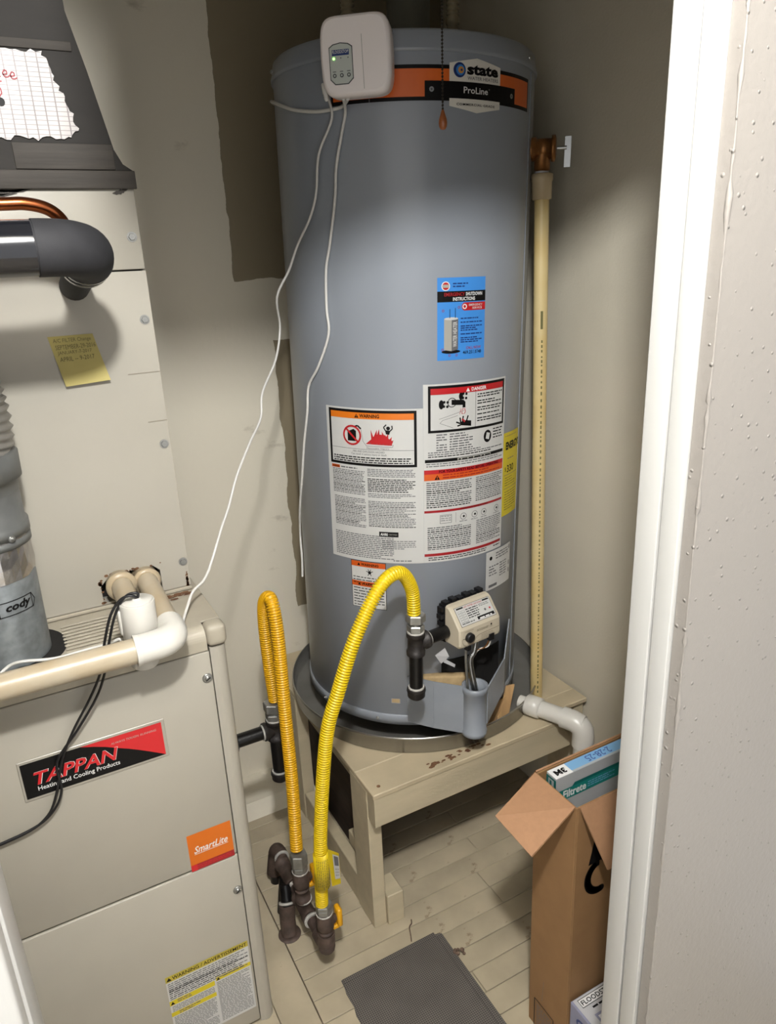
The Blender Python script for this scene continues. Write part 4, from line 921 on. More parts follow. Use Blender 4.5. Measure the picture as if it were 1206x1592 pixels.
    S.para(a0 + 0.006, 0.612, a0 + .53 * (a1 - a0), 0.673, 0.0047, 'ink_soft', 0.0009, q, h=0.5, ragged=0.4, heavy='ink'); S.para(a0 + .585 * (a1 - a0), 0.612, a1 - 0.006, 0.673, 0.0045, 'ink_soft', 0.0009, q, h=0.46, ragged=0.2, heavy='ink')
    S.rect(a0 + 0.001, 0.6010, a1 - 0.003, 0.6065, 'red_dark', 0.0009); S.text('OPERATING INSTRUCTIONS', a0 + .40 * (a1 - a0), 0.6022, a0 + .75 * (a1 - a0), 0.6055, 'ink', 0.0013)
    for i, (x, w_) in enumerate(((.17, .13), (.39, .09), (.53, .09), (.66, .08), (.85, .09))):
        W_ = a1 - a0
        if i == 0: S.frame(a0 + x * W_, 0.574, a0 + (x + w_) * W_, 0.594, 0.0010, 'ink_soft', 0.0009); S.para(a0 + (x + .01) * W_, 0.576, a0 + (x + w_ - .01) * W_, 0.593, 0.005, 'ink_soft', 0.0010, q, h=0.3)
        else: S.ring(a0 + (x + w_ / 2) * W_, 0.585, 0.0075, 0.0012, 'ink_soft', 0.0009, 16); S.disc(a0 + (x + w_ / 2 + .005) * W_, 0.585, 0.0028, 'ink', 0.0010, 10); S.para(a0 + x * W_, 0.571, a0 + (x + w_) * W_, 0.576, 0.0045, 'ink_soft', 0.0009, q, h=0.35)
    S.rect(a0 + .345 * (a1 - a0), 0.573, a0 + .348 * (a1 - a0), 0.597, 'ink_soft', 0.0009)
    S.para(a0 + 0.008, 0.509, a0 + .53 * (a1 - a0), 0.568, 0.0047, 'ink_soft', 0.0009, q, h=0.5, ragged=0.4, heavy='ink'); S.para(a0 + .60 * (a1 - a0), 0.509, a1 - 0.006, 0.570, 0.0046, 'ink_soft', 0.0009, q, h=0.46, ragged=0.3, heavy='ink')
    S.rect(a0 + 0.001, 0.4970, a1 - 0.004, 0.5035, 'red_dark', 0.0009); S.para(a0 + 0.010, 0.4845, a0 + .75 * (a1 - a0), 0.4955, 0.0050, 'ink', 0.0009, q, h=0.42); S.para(a0 + .86 * (a1 - a0), 0.489, a1 - 0.006, 0.494, 0.0045, 'ink', 0.0009, q)
    S.build('instruction_label', t, True, label='white instruction label with red and orange bands')

    # ---------- yellow energy label (edge lifting round the right side)
    S = Sheet(cyl_map(HR), True); q = random.Random(43); a0, a1, b0, b1 = 49.4 * D2U, 66.5 * D2U, 0.5545, 0.7555; W_ = a1 - a0
    S.rect(a0, b0, a1, b1, 'label_yellow', 0.0006); S.para(a0 + 0.006, b1 - 0.012, a1, b1 - 0.006, 0.005, 'ink_soft', 0.0010, q, h=0.25)
    S.text('ENERGYG', a0 + 0.010, b1 - 0.041, a1 + 0.002, b1 - 0.022, 'ink', 0.0010, bold=0.05); S.text('$', a0 + 0.008, b1 - 0.093, a0 + 0.014, b1 - 0.082, 'ink', 0.0010); S.text('330', a0 + 0.018, b1 - 0.096, a0 + 0.052, b1 - 0.078, 'ink', 0.0010, bold=0.02)
    S.para(a0 + 0.02, b1 - 0.066, a0 + 0.06, b1 - 0.06, 0.005, 'ink_soft', 0.0010, q, h=0.4)
    for v in (b1 - 0.102, b1 - 0.135): S.rect(a0 + 0.006, v, a1 - 0.01, v + 0.0012, 'ink_soft', 0.0010)
    S.para(a0 + 0.010, b0 + 0.012, a1 - 0.016, b1 - 0.140, 0.0062, 'pencil', 0.0010, q, h=0.28, ragged=0.6); S.para(a0 + 0.01, b1 - 0.128, a1 - 0.02, b1 - 0.106, 0.006, 'pencil', 0.0010, q, h=0.28)
    S.build('energy_label', t, True, label='yellow energy cost label')
    # ---------- rating plate
    S = Sheet(cyl_map(HR), True); q = random.Random(44); a0, a1, b0, b1 = 38.6 * D2U, 59.2 * D2U, 0.379, 0.4785; W_ = a1 - a0
    S.rect(a0, b0, a1, b1, 'paper', 0.0009); S.disc(a0 + .16 * W_, b1 - 0.018, 0.005, 'ink', 0.0013, 12); S.rect(a0 + .10 * W_, b0 + 0.006, a0 + .40 * W_, b0 + 0.013, 'ink_soft', 0.0013)
    S.para(a0 + .34 * W_, b1 - 0.030, a1 - .12 * W_, b1 - 0.006, 0.0066, 'ink_soft', 0.0013, q, h=0.42); S.para(a0 + .10 * W_, b0 + 0.030, a0 + .45 * W_, b1 - 0.036, 0.0072, 'ink_soft', 0.0013, q, h=0.4, ragged=.7); S.para(a0 + .5 * W_, b0 + 0.024, a1 - .2 * W_, b1 - 0.036, 0.0066, 'ink_soft', 0.0013, q, h=0.4, ragged=.5)
    for v in (b1 - 0.016, b0 + 0.042, b0 + 0.022): S.rect(a1 - .09 * W_, v, a1 - .05 * W_, v + 0.011, 'ink_soft', 0.0013)
    S.build('rating_plate', t, True, label='white rating plate sticker')
    # ---------- small orange warning label
    S = Sheet(cyl_map(HR), True); q = random.Random(45); a0, a1, b0, b1 = -29.7 * D2U, -12.0 * D2U, 0.3615, 0.4805
    S.rect(a0, b0, a1, b1, 'ink', 0.0005); S.rect(a0 + 0.0014, b0 + 0.0014, a1 - 0.0014, b1 - 0.0014, 'paper', 0.0008)
    for v in (b1 - 0.0145, b1 - 0.0640): S.rect(a0 + 0.0014, v, a1 - 0.0014, v + 0.013, 'orange_deep', 0.0011); S.text('WARNING', a0 + .30 * (a1 - a0), v + 0.003, a0 + .80 * (a1 - a0), v + 0.0098, 'ink', 0.0014, bold=0.03); S.tri(a0 + .24 * (a1 - a0), v + 0.003, 0.007, 'ink', 0.0014)
    c = ((a0 + a1) / 2 + 0.004, b1 - 0.027); S.disc(c[0], c[1], 0.004, 'ink', 0.0011, 10)
    for an in (0.4, 1.2, 2.0, 2.8, 4.2, 5.2): S.line([c, (c[0] + 0.009 * math.cos(an), c[1] + 0.009 * math.sin(an))], 0.0016, 'ink', 0.0012)
    S.para(a0 + 0.005, b1 - 0.061, a1 - 0.005, b1 - 0.038, 0.0070, 'ink', 0.0011, q, h=0.3, ragged=.5); S.para(a0 + 0.005, b0 + 0.004, a1 - 0.005, b1 - 0.066, 0.0072, 'ink', 0.0011, q, h=0.3, ragged=.5)
    S.build('caution_label', t, True, label='small white caution label with two orange bands')

    # ---------- burner shroud with chimney tube
    P1 = hc(-2.6, 0, HR + 0.001); P2 = hc(61, 0, HR + 0.001); T0 = hc(24.2, 0, 0.352)
    def wallp(a, b, z0a, z1a, z0b, z1b, th=0.003):
        a = Vector(a); b = Vector(b); d = (b - a); nrm = Vector((d.y, -d.x, 0)).normalized() * th; m = MB()
        vs = [a + Vector((0, 0, z0a)), b + Vector((0, 0, z0b)), b + Vector((0, 0, z1b)), a + Vector((0, 0, z1a))]; vs += [v + nrm for v in vs]
        m.add(vs, [(0, 1, 2, 3), (7, 6, 5, 4), (0, 4, 5, 1), (1, 5, 6, 2), (2, 6, 7, 3), (3, 7, 4, 0)]); return m
    mid = hc(9, 0, 0.312)
    sh = wallp(P1, mid, 0.062, 0.190, 0.061, 0.189); sh2 = wallp(mid, T0 + Vector((-0.024, -0.008, 0)), 0.061, 0.189, 0.060, 0.188); sh.add(sh2.v, sh2.f)
    build(sh, 'shroud_plate', 'heater_grey_part', t, True)
    s3 = wallp(T0 + Vector((0.028, -0.004, 0)), hc(45, 0, 0.318), 0.082, 0.182, 0.108, 0.200); s4 = wallp(hc(45, 0, 0.318), P2, 0.108, 0.200, 0.15, 0.262); s3.add(s4.v, s4.f); build(s3, 'shroud_side', 'heater_grey_part', t, True)
    tu = MB(); b0 = T0 + Vector((0, 0, 0.052)); tu.rod(b0, b0 + Vector((0, 0, 1)), [(0, 0.024), (0.004, 0.030), (0.014, 0.031), (0.016, 0.029), (0.118, 0.029), (0.120, 0.031), (0.128, 0.0315), (0.135, 0.031), (0.135, 0.026), (0.09, 0.025)], 34); build(tu, 'shroud_tube', 'heater_grey_part', t, True)
    si = MB(); si.box((0.0, -0.295, 0.14), (0.14, -0.272, 0.193), 0, 0.004); build(si, 'insulation', 'insulation', t, True)
    dk = MB(); dk.prism([hc(a_, 0.10, 0.2845) for a_ in (14, 20, 26, 32, 38, 44, 50)] + [hc(a_, 0.10, 0.2822) for a_ in (50, 44, 38, 32, 26, 20, 14)], (0, 0, 0.125)); build(dk, 'burner_shade_flap', 'hole_shade_dark', t, True)  # dark patch on the jacket: painted shade below the valve plus a black flap

    # ---------- gas control valve
    O = Vector((0.1040, -0.3843, 0.312)); Rv = Vector((0.8, 0.6, 0)); Ov = Vector((0.6, -0.8, 0)); U = Vector((0, 0, 1))
    def V(a, b, c): return O + Rv * a + Ov * b + U * c
    W_ = 0.124
    prof = [(-0.052, 0.0), (-0.008, 0.0), (-0.001, 0.006), (0.0, 0.012), (-0.002, 0.046), (-0.006, 0.052), (-0.036, 0.088), (-0.042, 0.092), (-0.052, 0.093)]
    m = MB(); cs = []
    for a in (0.0, 0.003, 0.009, W_ - 0.009, W_ - 0.003, W_):
        k = 1.0 if 0.005 < a < W_ - 0.005 else (0.97 if 0.001 < a < W_ - 0.001 else 0.90)
        cs.append([V(a, -0.052 + (b + 0.052) * k, 0.046 + (c - 0.046) * k) for b, c in prof])
    n = len(prof); vs = [p for r_ in cs for p in r_]; fs = []
    for i in range(len(cs) - 1):
        for j in range(n): fs.append((i * n + j, i * n + (j + 1) % n, (i + 1) * n + (j + 1) % n, (i + 1) * n + j))
    fs += [tuple(range(n - 1, -1, -1)), tuple(range((len(cs) - 1) * n, len(cs) * n))]
    m.add(vs, fs, 0, False)
    gv = build(m, 'gas_valve', 'valve_beige', t, True, label='beige gas control box with dial')
    bk = MB()
    def obox(a0, a1, b0, b1, c0, c1, mb): mb.prism([V(a0, b0, c0), V(a1, b0, c0), V(a1, b1, c0), V(a0, b1, c0)], U * (c1 - c0))
    obox(0.0, W_ - 0.002, -0.074, -0.053, 0.0, 0.090, bk); bk.rod(V(0.05, -0.13, 0.045), V(0.05, -0.06, 0.045), [(0, 0.022), (0.06, 0.022)], 18)
    for i in range(5): obox(-0.007 - 0.002 * (i % 2), 0.0, -0.072, -0.056, 0.004 + i * 0.018, 0.014 + i * 0.018, bk)
    for i in range(6): obox(0.004 + i * 0.02, 0.018 + i * 0.02, -0.072, -0.056, 0.088, 0.096 + 0.003 * (i % 2), bk)
    build(bk, 'valve_back', 'black_plastic', gv, True)
    # sloping face print
    e1 = V(0, -0.006, 0.052); e2 = V(0, -0.036, 0.088); sl = (e2 - e1); L_ = sl.length; slv = sl.normalized(); nv = Rv.cross(slv).normalized()
    if nv.dot(Ov) < 0: nv = -nv
    S = Sheet(lambda u, v, l: e1 + Rv * u + slv * v + nv * l); q = random.Random(46)
    S.rect(0.0095, 0.0008, W_ - 0.0095, L_ - 0.0005, 'ink', 0.0004); S.rect(0.0104, 0.0016, W_ - 0.0104, L_ - 0.0013, 'paper', 0.0007)
    S.rect(0.014, L_ - 0.0065, 0.034, L_ - 0.003, 'ink', 0.001); S.rect(W_ - 0.032, L_ - 0.0065, W_ - 0.013, L_ - 0.003, 'ink', 0.001); S.text('HOT WATER CAN SCALD', 0.036, L_ - 0.0075, 0.090, L_ - 0.0032, 'red_dark', 0.001, bold=0.02)
    for i in range(2):
        for j in range(6): S.frame(0.0145 + i * 0.011, 0.0055 + j * 0.0052, 0.024 + i * 0.011, 0.0100 + j * 0.0052, 0.0005, 'ink_soft', 0.001)
    S.para(0.038, 0.010, 0.074, L_ - 0.009, 0.0050, 'ink', 0.001, q, h=0.42, ragged=.2); S.para(0.014, 0.0042, 0.056, 0.0095, 0.0052, 'ink_soft', 0.001, q, h=.5); S.para(0.077, 0.029, W_ - 0.015, L_ - 0.009, 0.0036, 'ink_soft', 0.001, q, h=.4)
    S.rect(0.060, 0.0045, W_ - 0.0135, 0.0115, 'ink', 0.001); S.text('Intelli-Vent', 0.066, 0.0058, 0.104, 0.0102, 'white_print', 0.0013, shear=0.2) if False else S.para(0.066, 0.0040, 0.104, 0.0100, 0.008, 'white_print', 0.0013, q, h=.35)
    S.disc(0.090, 0.021, 0.003, 'ink_soft', 0.001, 10); S.disc(0.104, 0.021, 0.0025, 'red', 0.001, 10)
    S.build('valve_label', gv, True)
    S = Sheet(lambda u, v, l: V(u, 0.0005 + l, v)); 
    S.text('TEMPERATURE', 0.012, 0.0415, 0.038, 0.0440, 'valve_line', 0); S.para(0.048, 0.0310, 0.084, 0.0395, 0.0034, 'valve_line', 0, q, h=.4); S.disc(0.092, 0.039, 0.0024, 'ink', 0.0, 10); S.para(0.088, 0.0330, 0.097, 0.0355, 0.002, 'valve_line', 0, q)
    pts = [(0.006, 0.028)] + [(0.025 - 0.0205 * math.cos(a), 0.026 - 0.0205 * math.sin(a)) for a in [i * 2.35 / 10 for i in range(11)]] + [(0.047, 0.021), (0.055, 0.0245), (W_ - 0.008, 0.0265)]
    S.line(pts, 0.0012, 'valve_line', 0.0002); S.para(0.062, 0.0080, 0.104, 0.0220, 0.0036, 'valve_line', 0, q, h=.3); S.line([(0.007, 0.027), (0.014, 0.027)], 0.001, 'ink', 0.0003)
    S.build('valve_print', gv, True)
    c = V(0.026, -0.001, 0.0265); build(MB().rod(c, c + Ov, [(0, 0.0115), (0.008, 0.0110), (0.0095, 0.009), (0.0095, 0.0)], 20), 'dial', 'black_plastic', gv, True)
    p = MB(); obox(0.086, 0.100, -0.006, 0.003, -0.002, 0.014, p); build(p, 'wire_plug', 'black_plastic', gv, True)
    p = MB(); obox(0.020, 0.030, -0.010, 0.002, -0.006, 0.006, p); build(p, 'igniter_button', 'black_plastic', gv, True)
    def loc_tube(P, r, name, mm, n_=10, corr=False):
        pts = catmull(P, 8)
        rad = r
        if corr: pts = resample(pts, 0.0014); rad = [r + 0.0011 * math.cos(2 * math.pi * i / 3) for i in range(len(pts))]
        return build(MB().tube(pts, rad, n_), name, mm, gv, True)
    loc_tube([V(0.036, -0.02, 0.0), V(0.036, -0.021, -0.05), T0 + Vector((-0.014, 0.0, 0.15))], 0.0032, 'pilot_tube', 'steel_dark')
    loc_tube([V(0.066, -0.02, 0.002), V(0.060, -0.02, -0.03), V(0.054, -0.026, -0.06), T0 + Vector((0.006, 0.004, 0.15))], 0.0058, 'gas_tube', 'zinc', 14, True)
    loc_tube([V(0.094, -0.002, 0.0), V(0.092, -0.008, -0.022), V(0.075, -0.022, -0.032), V(0.060, -0.03, -0.06)], 0.0018, 'white_lead', 'cord_white')
    loc_tube([V(0.090, -0.002, 0.0), V(0.086, -0.012, -0.024), V(0.070, -0.026, -0.036), V(0.056, -0.034, -0.07)], 0.0018, 'brown_lead', 'bronze')
    tg = MB(); tg.prism([V(-0.022, -0.062, -0.030), V(-0.004, -0.062, -0.058), V(0.014, -0.055, -0.042), V(0.004, -0.058, -0.018)], Ov * 0.0008); tg.prism([V(0.002, -0.060, -0.056), V(0.032, -0.056, -0.078), V(0.034, -0.056, -0.071), V(0.006, -0.060, -0.048)], Ov * 0.0008); build(tg, 'paper_tag', 'box_white', gv, True)
    dl = MB(); dl.rod(V(W_ - 0.002, -0.07, 0.006), V(W_ + 0.03, -0.075, 0.0), [(0, 0.010), (0.008, 0.010), (0.008, 0.013), (0.016, 0.013), (0.016, 0.008), (0.024, 0.008)], 14); build(dl, 'brass_fitting', 'bronze', gv, True)

    # ---------- pipes on top
    build(MB().rod((0.012, 0.0, 1.538), (0.014, 0, 2.0), [(0, 0.052), (0.045, 0.052), (0.047, 0.050), (0.047, 0.046), (0.40, 0.046)], 36), 'flue_pipe', 'flue_grey', t, True)
    fl = MB(); fl.rod((0.012, 0, 1.520), (0.012, 0, 1.6), [(0.01, 0.062), (0.030, 0.058), (0.052, 0.0535), (0.062, 0.052)], 36); build(fl, 'flue_collar', 'heater_grey_part', t, True)
    for x, y, r_ in ((-0.118, 0.03, 0.0125), (0.105, -0.02, 0.0115)):
        nm = MB(); nm.rod((x, y, 1.535), (x, y, 2.0), [(0, r_), (0.065, r_), (0.066, r_ * 1.25), (0.078, r_ * 1.25)], 16); pts = [(x, y, 1.61 + 0.0022 * i) for i in range(120)]; nm.tube(pts, [r_ * (1.25 if i % 4 < 2 else 1.02) for i in range(120)], 14)
        build(nm, 'water_connector', 'pipe_tan', t, True)

    # ---------- relief valve on the right flank
    tp = hw(hc(78, 1.350)); 
    rv_c = Vector((1.130, 1.370, 1.806)); li = HM.inverted() @ rv_c
    d = Vector((li.x, li.y, 0)).normalized()
    m = MB(); m.rod(d * (HR - 0.003) + Vector((0, 0, li.z)), d * 1.0 + Vector((0, 0, li.z)), [(0, 0.024), (0.012, 0.024), (0.012, 0.0205), (0.045, 0.0205), (0.045, 0.0265), (0.052, 0.0265), (0.054, 0.02)], 20)
    m.rod(li + Vector((0, 0, 0.008)), li + Vector((0, 0, -1)), [(0, 0.017), (0.05, 0.017), (0.050, 0.0145), (0.056, 0.0145)], 20)
    rvb = build(m, 'relief_valve', 'bronze', t, True, label='bronze relief valve')
    m = MB(); lc = li + d * 0.048; side = Vector((-d.y, d.x, 0)); m.prism([lc - d * 0.002 + Vector((0, 0, -0.038)), lc + d * 0.011 + Vector((0, 0, -0.038)), lc + d * 0.011 + Vector((0, 0, 0.022)), lc - d * 0.002 + Vector((0, 0, 0.022))], side * 0.003); m.rod(li + d * 0.03, lc, [(0, 0.004), (0.02, 0.004)], 10); build(m, 'test_lever', 'zinc', rvb, True)
    m = MB(); m.rod(li + Vector((0, 0, -0.044)), li + Vector((0, 0, -0.06)), [(0, 0.0150), (0.010, 0.0155), (0.012, 0.0135), (0.016, 0.0135)], 18); build(m, 'valve_outlet', 'box_white', rvb, True)
heater()

# relief discharge pipe
def discharge():
    t = thing('discharge_pipe', 'yellowed plastic pipe running down the right side of the water heater', 'pipe', (1.146, 1.364, 0.44))
    a = Vector((1.130, 1.370, 1.750)); b = Vector((1.146, 1.364, 0.4395))
    p = build(MB().tube([a, b], 0.0162, 22), 'pipe', 'cpvc', t)
    d = (b - a).normalized(); build(MB().rod(a - d * 0.008, b, [(0, 0.0185), (0.002, 0.0235), (0.014, 0.0235), (0.018, 0.0215), (0.052, 0.0210), (0.053, 0.017)], 22), 'coupling', 'cpvc_fit', t)
    q = random.Random(50)
    view = Vector((-a.x, -a.y, 0)).normalized(); sd = Vector((-view.y, view.x, 0))
    S = Sheet(lambda u, v, l: a + d * v + (view * math.cos(u) + sd * -math.sin(u)) * (0.0164 + l))
    v = 0.15
    S.poly([(-0.36, v + 0.13), (-0.36, v + 0.17), (-0.02, v + 0.17), (-0.02, v + 0.13)], 'pencil', 0)
    v = 0.345
    while v < 1.28:
        h = q.uniform(0.003, 0.009); S.poly([(-0.34, v), (-0.34, v + h), (-0.14, v + h), (-0.14, v)], 'pencil', 0); v += h + q.uniform(0.003, 0.009)
    S.build('print', p, kind='stuff')
discharge()

# ================================================================== LEAK DETECTOR BOX
def detector():
    t = thing('leak_detector', 'white rounded leak detector box hung on the upper tank front', 'alarm box', hw((-0.085, -0.30, 1.42)))
    cN = (-0.0815, 1.480)                                  # local x, z of centre
    ang = math.radians(-10.0); ca, sa = math.cos(ang), math.sin(ang)
    tilt = math.radians(1.5)
    def F(u, v, w):                                        # u right, v up, w outwards
        u, v = u * math.cos(tilt) - v * math.sin(tilt), u * math.sin(tilt) + v * math.cos(tilt)
        return hw((cN[0] + u * ca - (0) + w * sa * 1.0, -0.288 + u * sa - w * ca, cN[1] + v))
    # barrel-sided rounded outline
    def outline(k):
        P = []; hw_, hh = 0.0645 * k, 0.064 * k
        N_ = 64
        for i in range(N_):
            a = 2 * math.pi * i / N_; e = 0.30
            x = math.copysign(abs(math.cos(a)) ** e, math.cos(a)); z = math.copysign(abs(math.sin(a)) ** e, math.sin(a))
            P.append((x * hw_ * (1 - 0.09 * abs(z) ** 2.5), z * hh))
        return P
    layers = [(0.965, 0.0), (0.985, 0.004), (0.99, 0.020), (1.0, 0.022), (1.0, 0.036), (0.97, 0.043), (0.90, 0.046)]
    vs = []; fs = []; N_ = 64
    for k, w in layers: vs += [F(x, z, w) for x, z in outline(k)]
    for i in range(len(layers) - 1):
        for j in range(N_): fs.append((i * N_ + j, i * N_ + (j + 1) % N_, (i + 1) * N_ + (j + 1) % N_, (i + 1) * N_ + j))
    fs += [tuple(range(N_ - 1, -1, -1)), tuple(range((len(layers) - 1) * N_, len(layers) * N_))]
    b = MB().add(vs, fs, 0, True); body = build(b, 'housing', 'plastic_white', t)
    body.data.polygons[-1].use_smooth = False
    S = Sheet(lambda u, v, l: F(u, v, 0.0465 + l))
    S.line([(0.0135, 0.030), (0.0145, -0.055)], 0.0009, 'paper_dim', 0)
    pan = [(-0.045, -0.036), (-0.037, -0.044), (-0.014, -0.044), (-0.005, -0.036), (-0.005, 0.012), (-0.012, 0.0165), (-0.025, 0.0185), (-0.038, 0.0165), (-0.045, 0.012)]
    S.poly([((x + 0.025) * 1.07 - 0.025, (z + 0.013) * 1.05 - 0.013) for x, z in pan], 'plastic_dark', 0.0003); S.poly(pan, 'plastic_grey', 0.0008)
    S.rect(-0.041, 0.000, -0.010, 0.009, 'navy', 0.0012); S.text('FLOODSTOP', -0.0400, 0.0030, -0.0110, 0.0080, 'white_print', 0.0015, bold=0.01)
    for i, nm in enumerate(('OPEN', 'CLOSE', 'MUTE')):
        u = -0.038 + i * 0.0130; S.disc(u, -0.0310, 0.0034, 'plastic_dark', 0.0012, 16); S.disc(u, -0.0310, 0.0017, 'plastic_grey', 0.0015, 12); S.rect(u - 0.0030, -0.0255, u + 0.0030, -0.0242, 'ink_soft', 0.0012)
        if i: S.disc(u, -0.0040, 0.0011, 'ink_soft', 0.0012, 10)
    S.disc(-0.038, -0.0045, 0.0020, 'led_green', 0.0014, 12)
    S.build('control_panel', t, label='grey control panel with green light')
    pl = MB(); pl.rod(F(-0.066, -0.035, 0.018), F(-0.064, -0.062, 0.018), [(0, 0.0055), (0.003, 0.0062), (0.016, 0.0055), (0.018, 0.0042), (0.020, 0.0047), (0.022, 0.0040), (0.024, 0.0045), (0.027, 0.0035)], 14); build(pl, 'power_plug', 'cord_white', t)
    # power cord to the furnace top
    P = [F(-0.064, -0.062, 0.018)] + [hw(hc(a, z, 0.293)) for a, z in ((-30.2, 1.43), (-28.6, 1.392), (-35.5, 1.333), (-37.8, 1.265), (-42.2, 1.218))] + [hw(hc(-49.6, 1.17, 0.298)), hw(hc(-53.9, 1.119, 0.31)), hw(hc(-56.5, 1.065, 0.335))]
    P += [(0.585, 1.60, 1.462), (0.557, 1.57, 1.397), (0.503, 1.52, 1.338), (0.487, 1.50, 1.288), (0.444, 1.46, 1.246), (0.398, 1.42, 1.193), (0.365, 1.39, 1.139), (0.342, 1.37, 1.109), (0.308, 1.34, 1.058), (0.284, 1.32, 1.030), (0.255, 1.30, 1.019), (0.236, 1.275, 1.003), (0.218, 1.24, 0.991), (0.214, 1.215, 0.9905)]
    build(MB().tube(catmull(P, 6), 0.0026, 8), 'power_cord', 'cord_white', None, label='thin white cord sagging from the leak detector down to the furnace', cat='cord')
    q0 = F(-0.030, -0.064, 0.024)
    P = [q0] + [hw(hc(a, z, 0.2875)) for a, z in ((-23.3, 1.40), (-25.3, 1.363), (-28.2, 1.308), (-29.4, 1.251), (-32.9, 1.168), (-35.5, 1.118), (-36.2, 1.042), (-35.8, 0.989), (-43.0, 0.919), (-50.8, 0.873), (-53.3, 0.813), (-58.5, 0.733), (-63.6, 0.649), (-72, 0.555), (-79, 0.47), (-77, 0.41))]
    P.append(hw(hc(-76, 0.36, 0.29)))
    build(MB().tube(catmull(P, 6), 0.0030, 8), 'sensor_cable', 'cord_white', None, label='white sensor cable hanging down the tank front left of the labels', cat='cord')
    P = [F(-0.022, -0.064, 0.024)] + [hw(hc(a, z, 0.2875)) for a, z in ((-24.5, 1.411), (-30, 1.408), (-37, 1.409), (-48.5, 1.419), (-59, 1.434), (-70, 1.450), (-84, 1.464), (-100, 1.47), (-125, 1.47))]
    build(MB().tube(catmull(P, 6), 0.0034, 8), 'valve_cable', 'cord_white', None, label='white cable wrapping sideways round the left of the tank top', cat='cord')
detector()

# ================================================================== PULL CHAIN
def pull_chain():
    x, y = 0.737, 1.15
    t = thing('pull_chain', 'beaded lamp pull chain with a wooden drop before the brand plate', 'pull chain', (x, y, 1.797))
    m = MB(); z = 1.828
    while z < ZC - 0.002: m.sphere((x + 0.002 * (z - 1.83) * 6, y, z), 0.0022, 0, 6); z += 0.0052
    m.tube([(x, y, 1.822), (x + 0.0075, y, ZC - 0.001)], 0.0006, 5)
    build(m, 'chain', 'chain_dark', t)
    build(MB().rod((x, y, 1.8265), (x, y, 1.0), [(0, 0.0018), (0.003, 0.0030), (0.007, 0.0042), (0.014, 0.0066), (0.020, 0.0073), (0.025, 0.0064), (0.029, 0.0040), (0.030, 0.0)], 18), 'wooden_drop', 'pull_wood', t)
pull_chain()

# ================================================================== DRAIN PAN
def pan():
    c = Vector((0.915, 1.630, 0)); z0 = 0.4385
    t = thing('drain_pan', 'round shiny aluminum drain pan under the water heater', 'pan', (c.x, c.y, z0))
    m = MB(); b = Vector((c.x, c.y, z0)); up_ = b + Vector((0, 0, 1))
    m.rod(b, up_, [(0.0, 0.346), (0.003, 0.349), (0.041, 0.351), (0.043, 0.3535), (0.047, 0.3535), (0.048, 0.3505)], 96, 0, cap=False)
    build(m, 'pan_wall', 'pan_alu', t)
    m = MB(); m.rod(b, up_, [(0.0478, 0.350), (0.042, 0.3485), (0.006, 0.346), (0.003, 0.341), (0.0025, 0.0001)], 96, 0, cap=False); m.rod(b, up_, [(0.0, 0.346), (0.0, 0.0001)], 96, 0, cap=False)
    build(m, 'pan_floor', 'pan_inside', t)
pan()
def shim(a0, a1, b0, b1, th, name, lab):
    m = MB(); P = [Vector(a0), Vector(a1), Vector(b1), Vector(b0)]; n = (P[1] - P[0]).cross(P[3] - P[0]).normalized() * th
    m.prism(P, n); build(m, name, 'raw_wood', None, label=lab, cat='wood shim', group='wood shims in the drain pan')
SA = ((0.988, 1.331, 0.4415), (1.0245, 1.334, 0.4415), (1.0275, 1.345, 0.526), (1.052, 1.345, 0.523))
SB = ((0.9485, 1.332, 0.4415), (0.978, 1.331, 0.4415), (0.997, 1.338, 0.497), (1.020, 1.338, 0.4985))
shim(SA[0], SA[1], SA[2], SA[3], 0.005, 'wood_shim', 'raw wood shim leaning in the drain pan, nearer the drain outlet')
shim(SB[0], SB[1], SB[2], SB[3], 0.005, 'wood_shim', 'raw wood shim leaning in the drain pan, nearer the gas valve')

def pan_drain():
    t = thing('pan_drain', 'white plastic drain elbow leaving the pan over the stand edge', 'pipe', (1.1, 1.25, 0.46))
    a = Vector((1.070, 1.332, 0.4685)); cn = Vector((1.146, 1.176, 0.462)); d = (cn - a).normalized()
    build(MB().rod(a - d * 0.006, cn, [(0, 0.017), (0.012, 0.0175), (0.018, 0.0175)], 20), 'threaded_end', 'pvc_white', t)
    build(MB().rod(a + d * 0.014, cn, [(0, 0.024), (0.003, 0.0275), (0.040, 0.0275), (0.042, 0.023)], 26), 'adapter', 'pvc_white', t)
    build(MB().tube([a + d * 0.05, cn], 0.0225, 24), 'drain_pipe', 'pvc_white', t)
    e = bend(cn - d * 0.058, cn, cn + Vector((-0.002, 0, -0.062)), 0.036, 10); build(MB().tube(e, [0.0275] * len(e), 26), 'elbow', 'pvc_white', t)
    build(MB().tube([cn + Vector((-0.002, 0, -0.05)), cn + Vector((-0.010, 0.004, -0.464 + 0.004))], 0.0225, 24), 'down_pipe', 'pvc_white', t)
pan_drain()

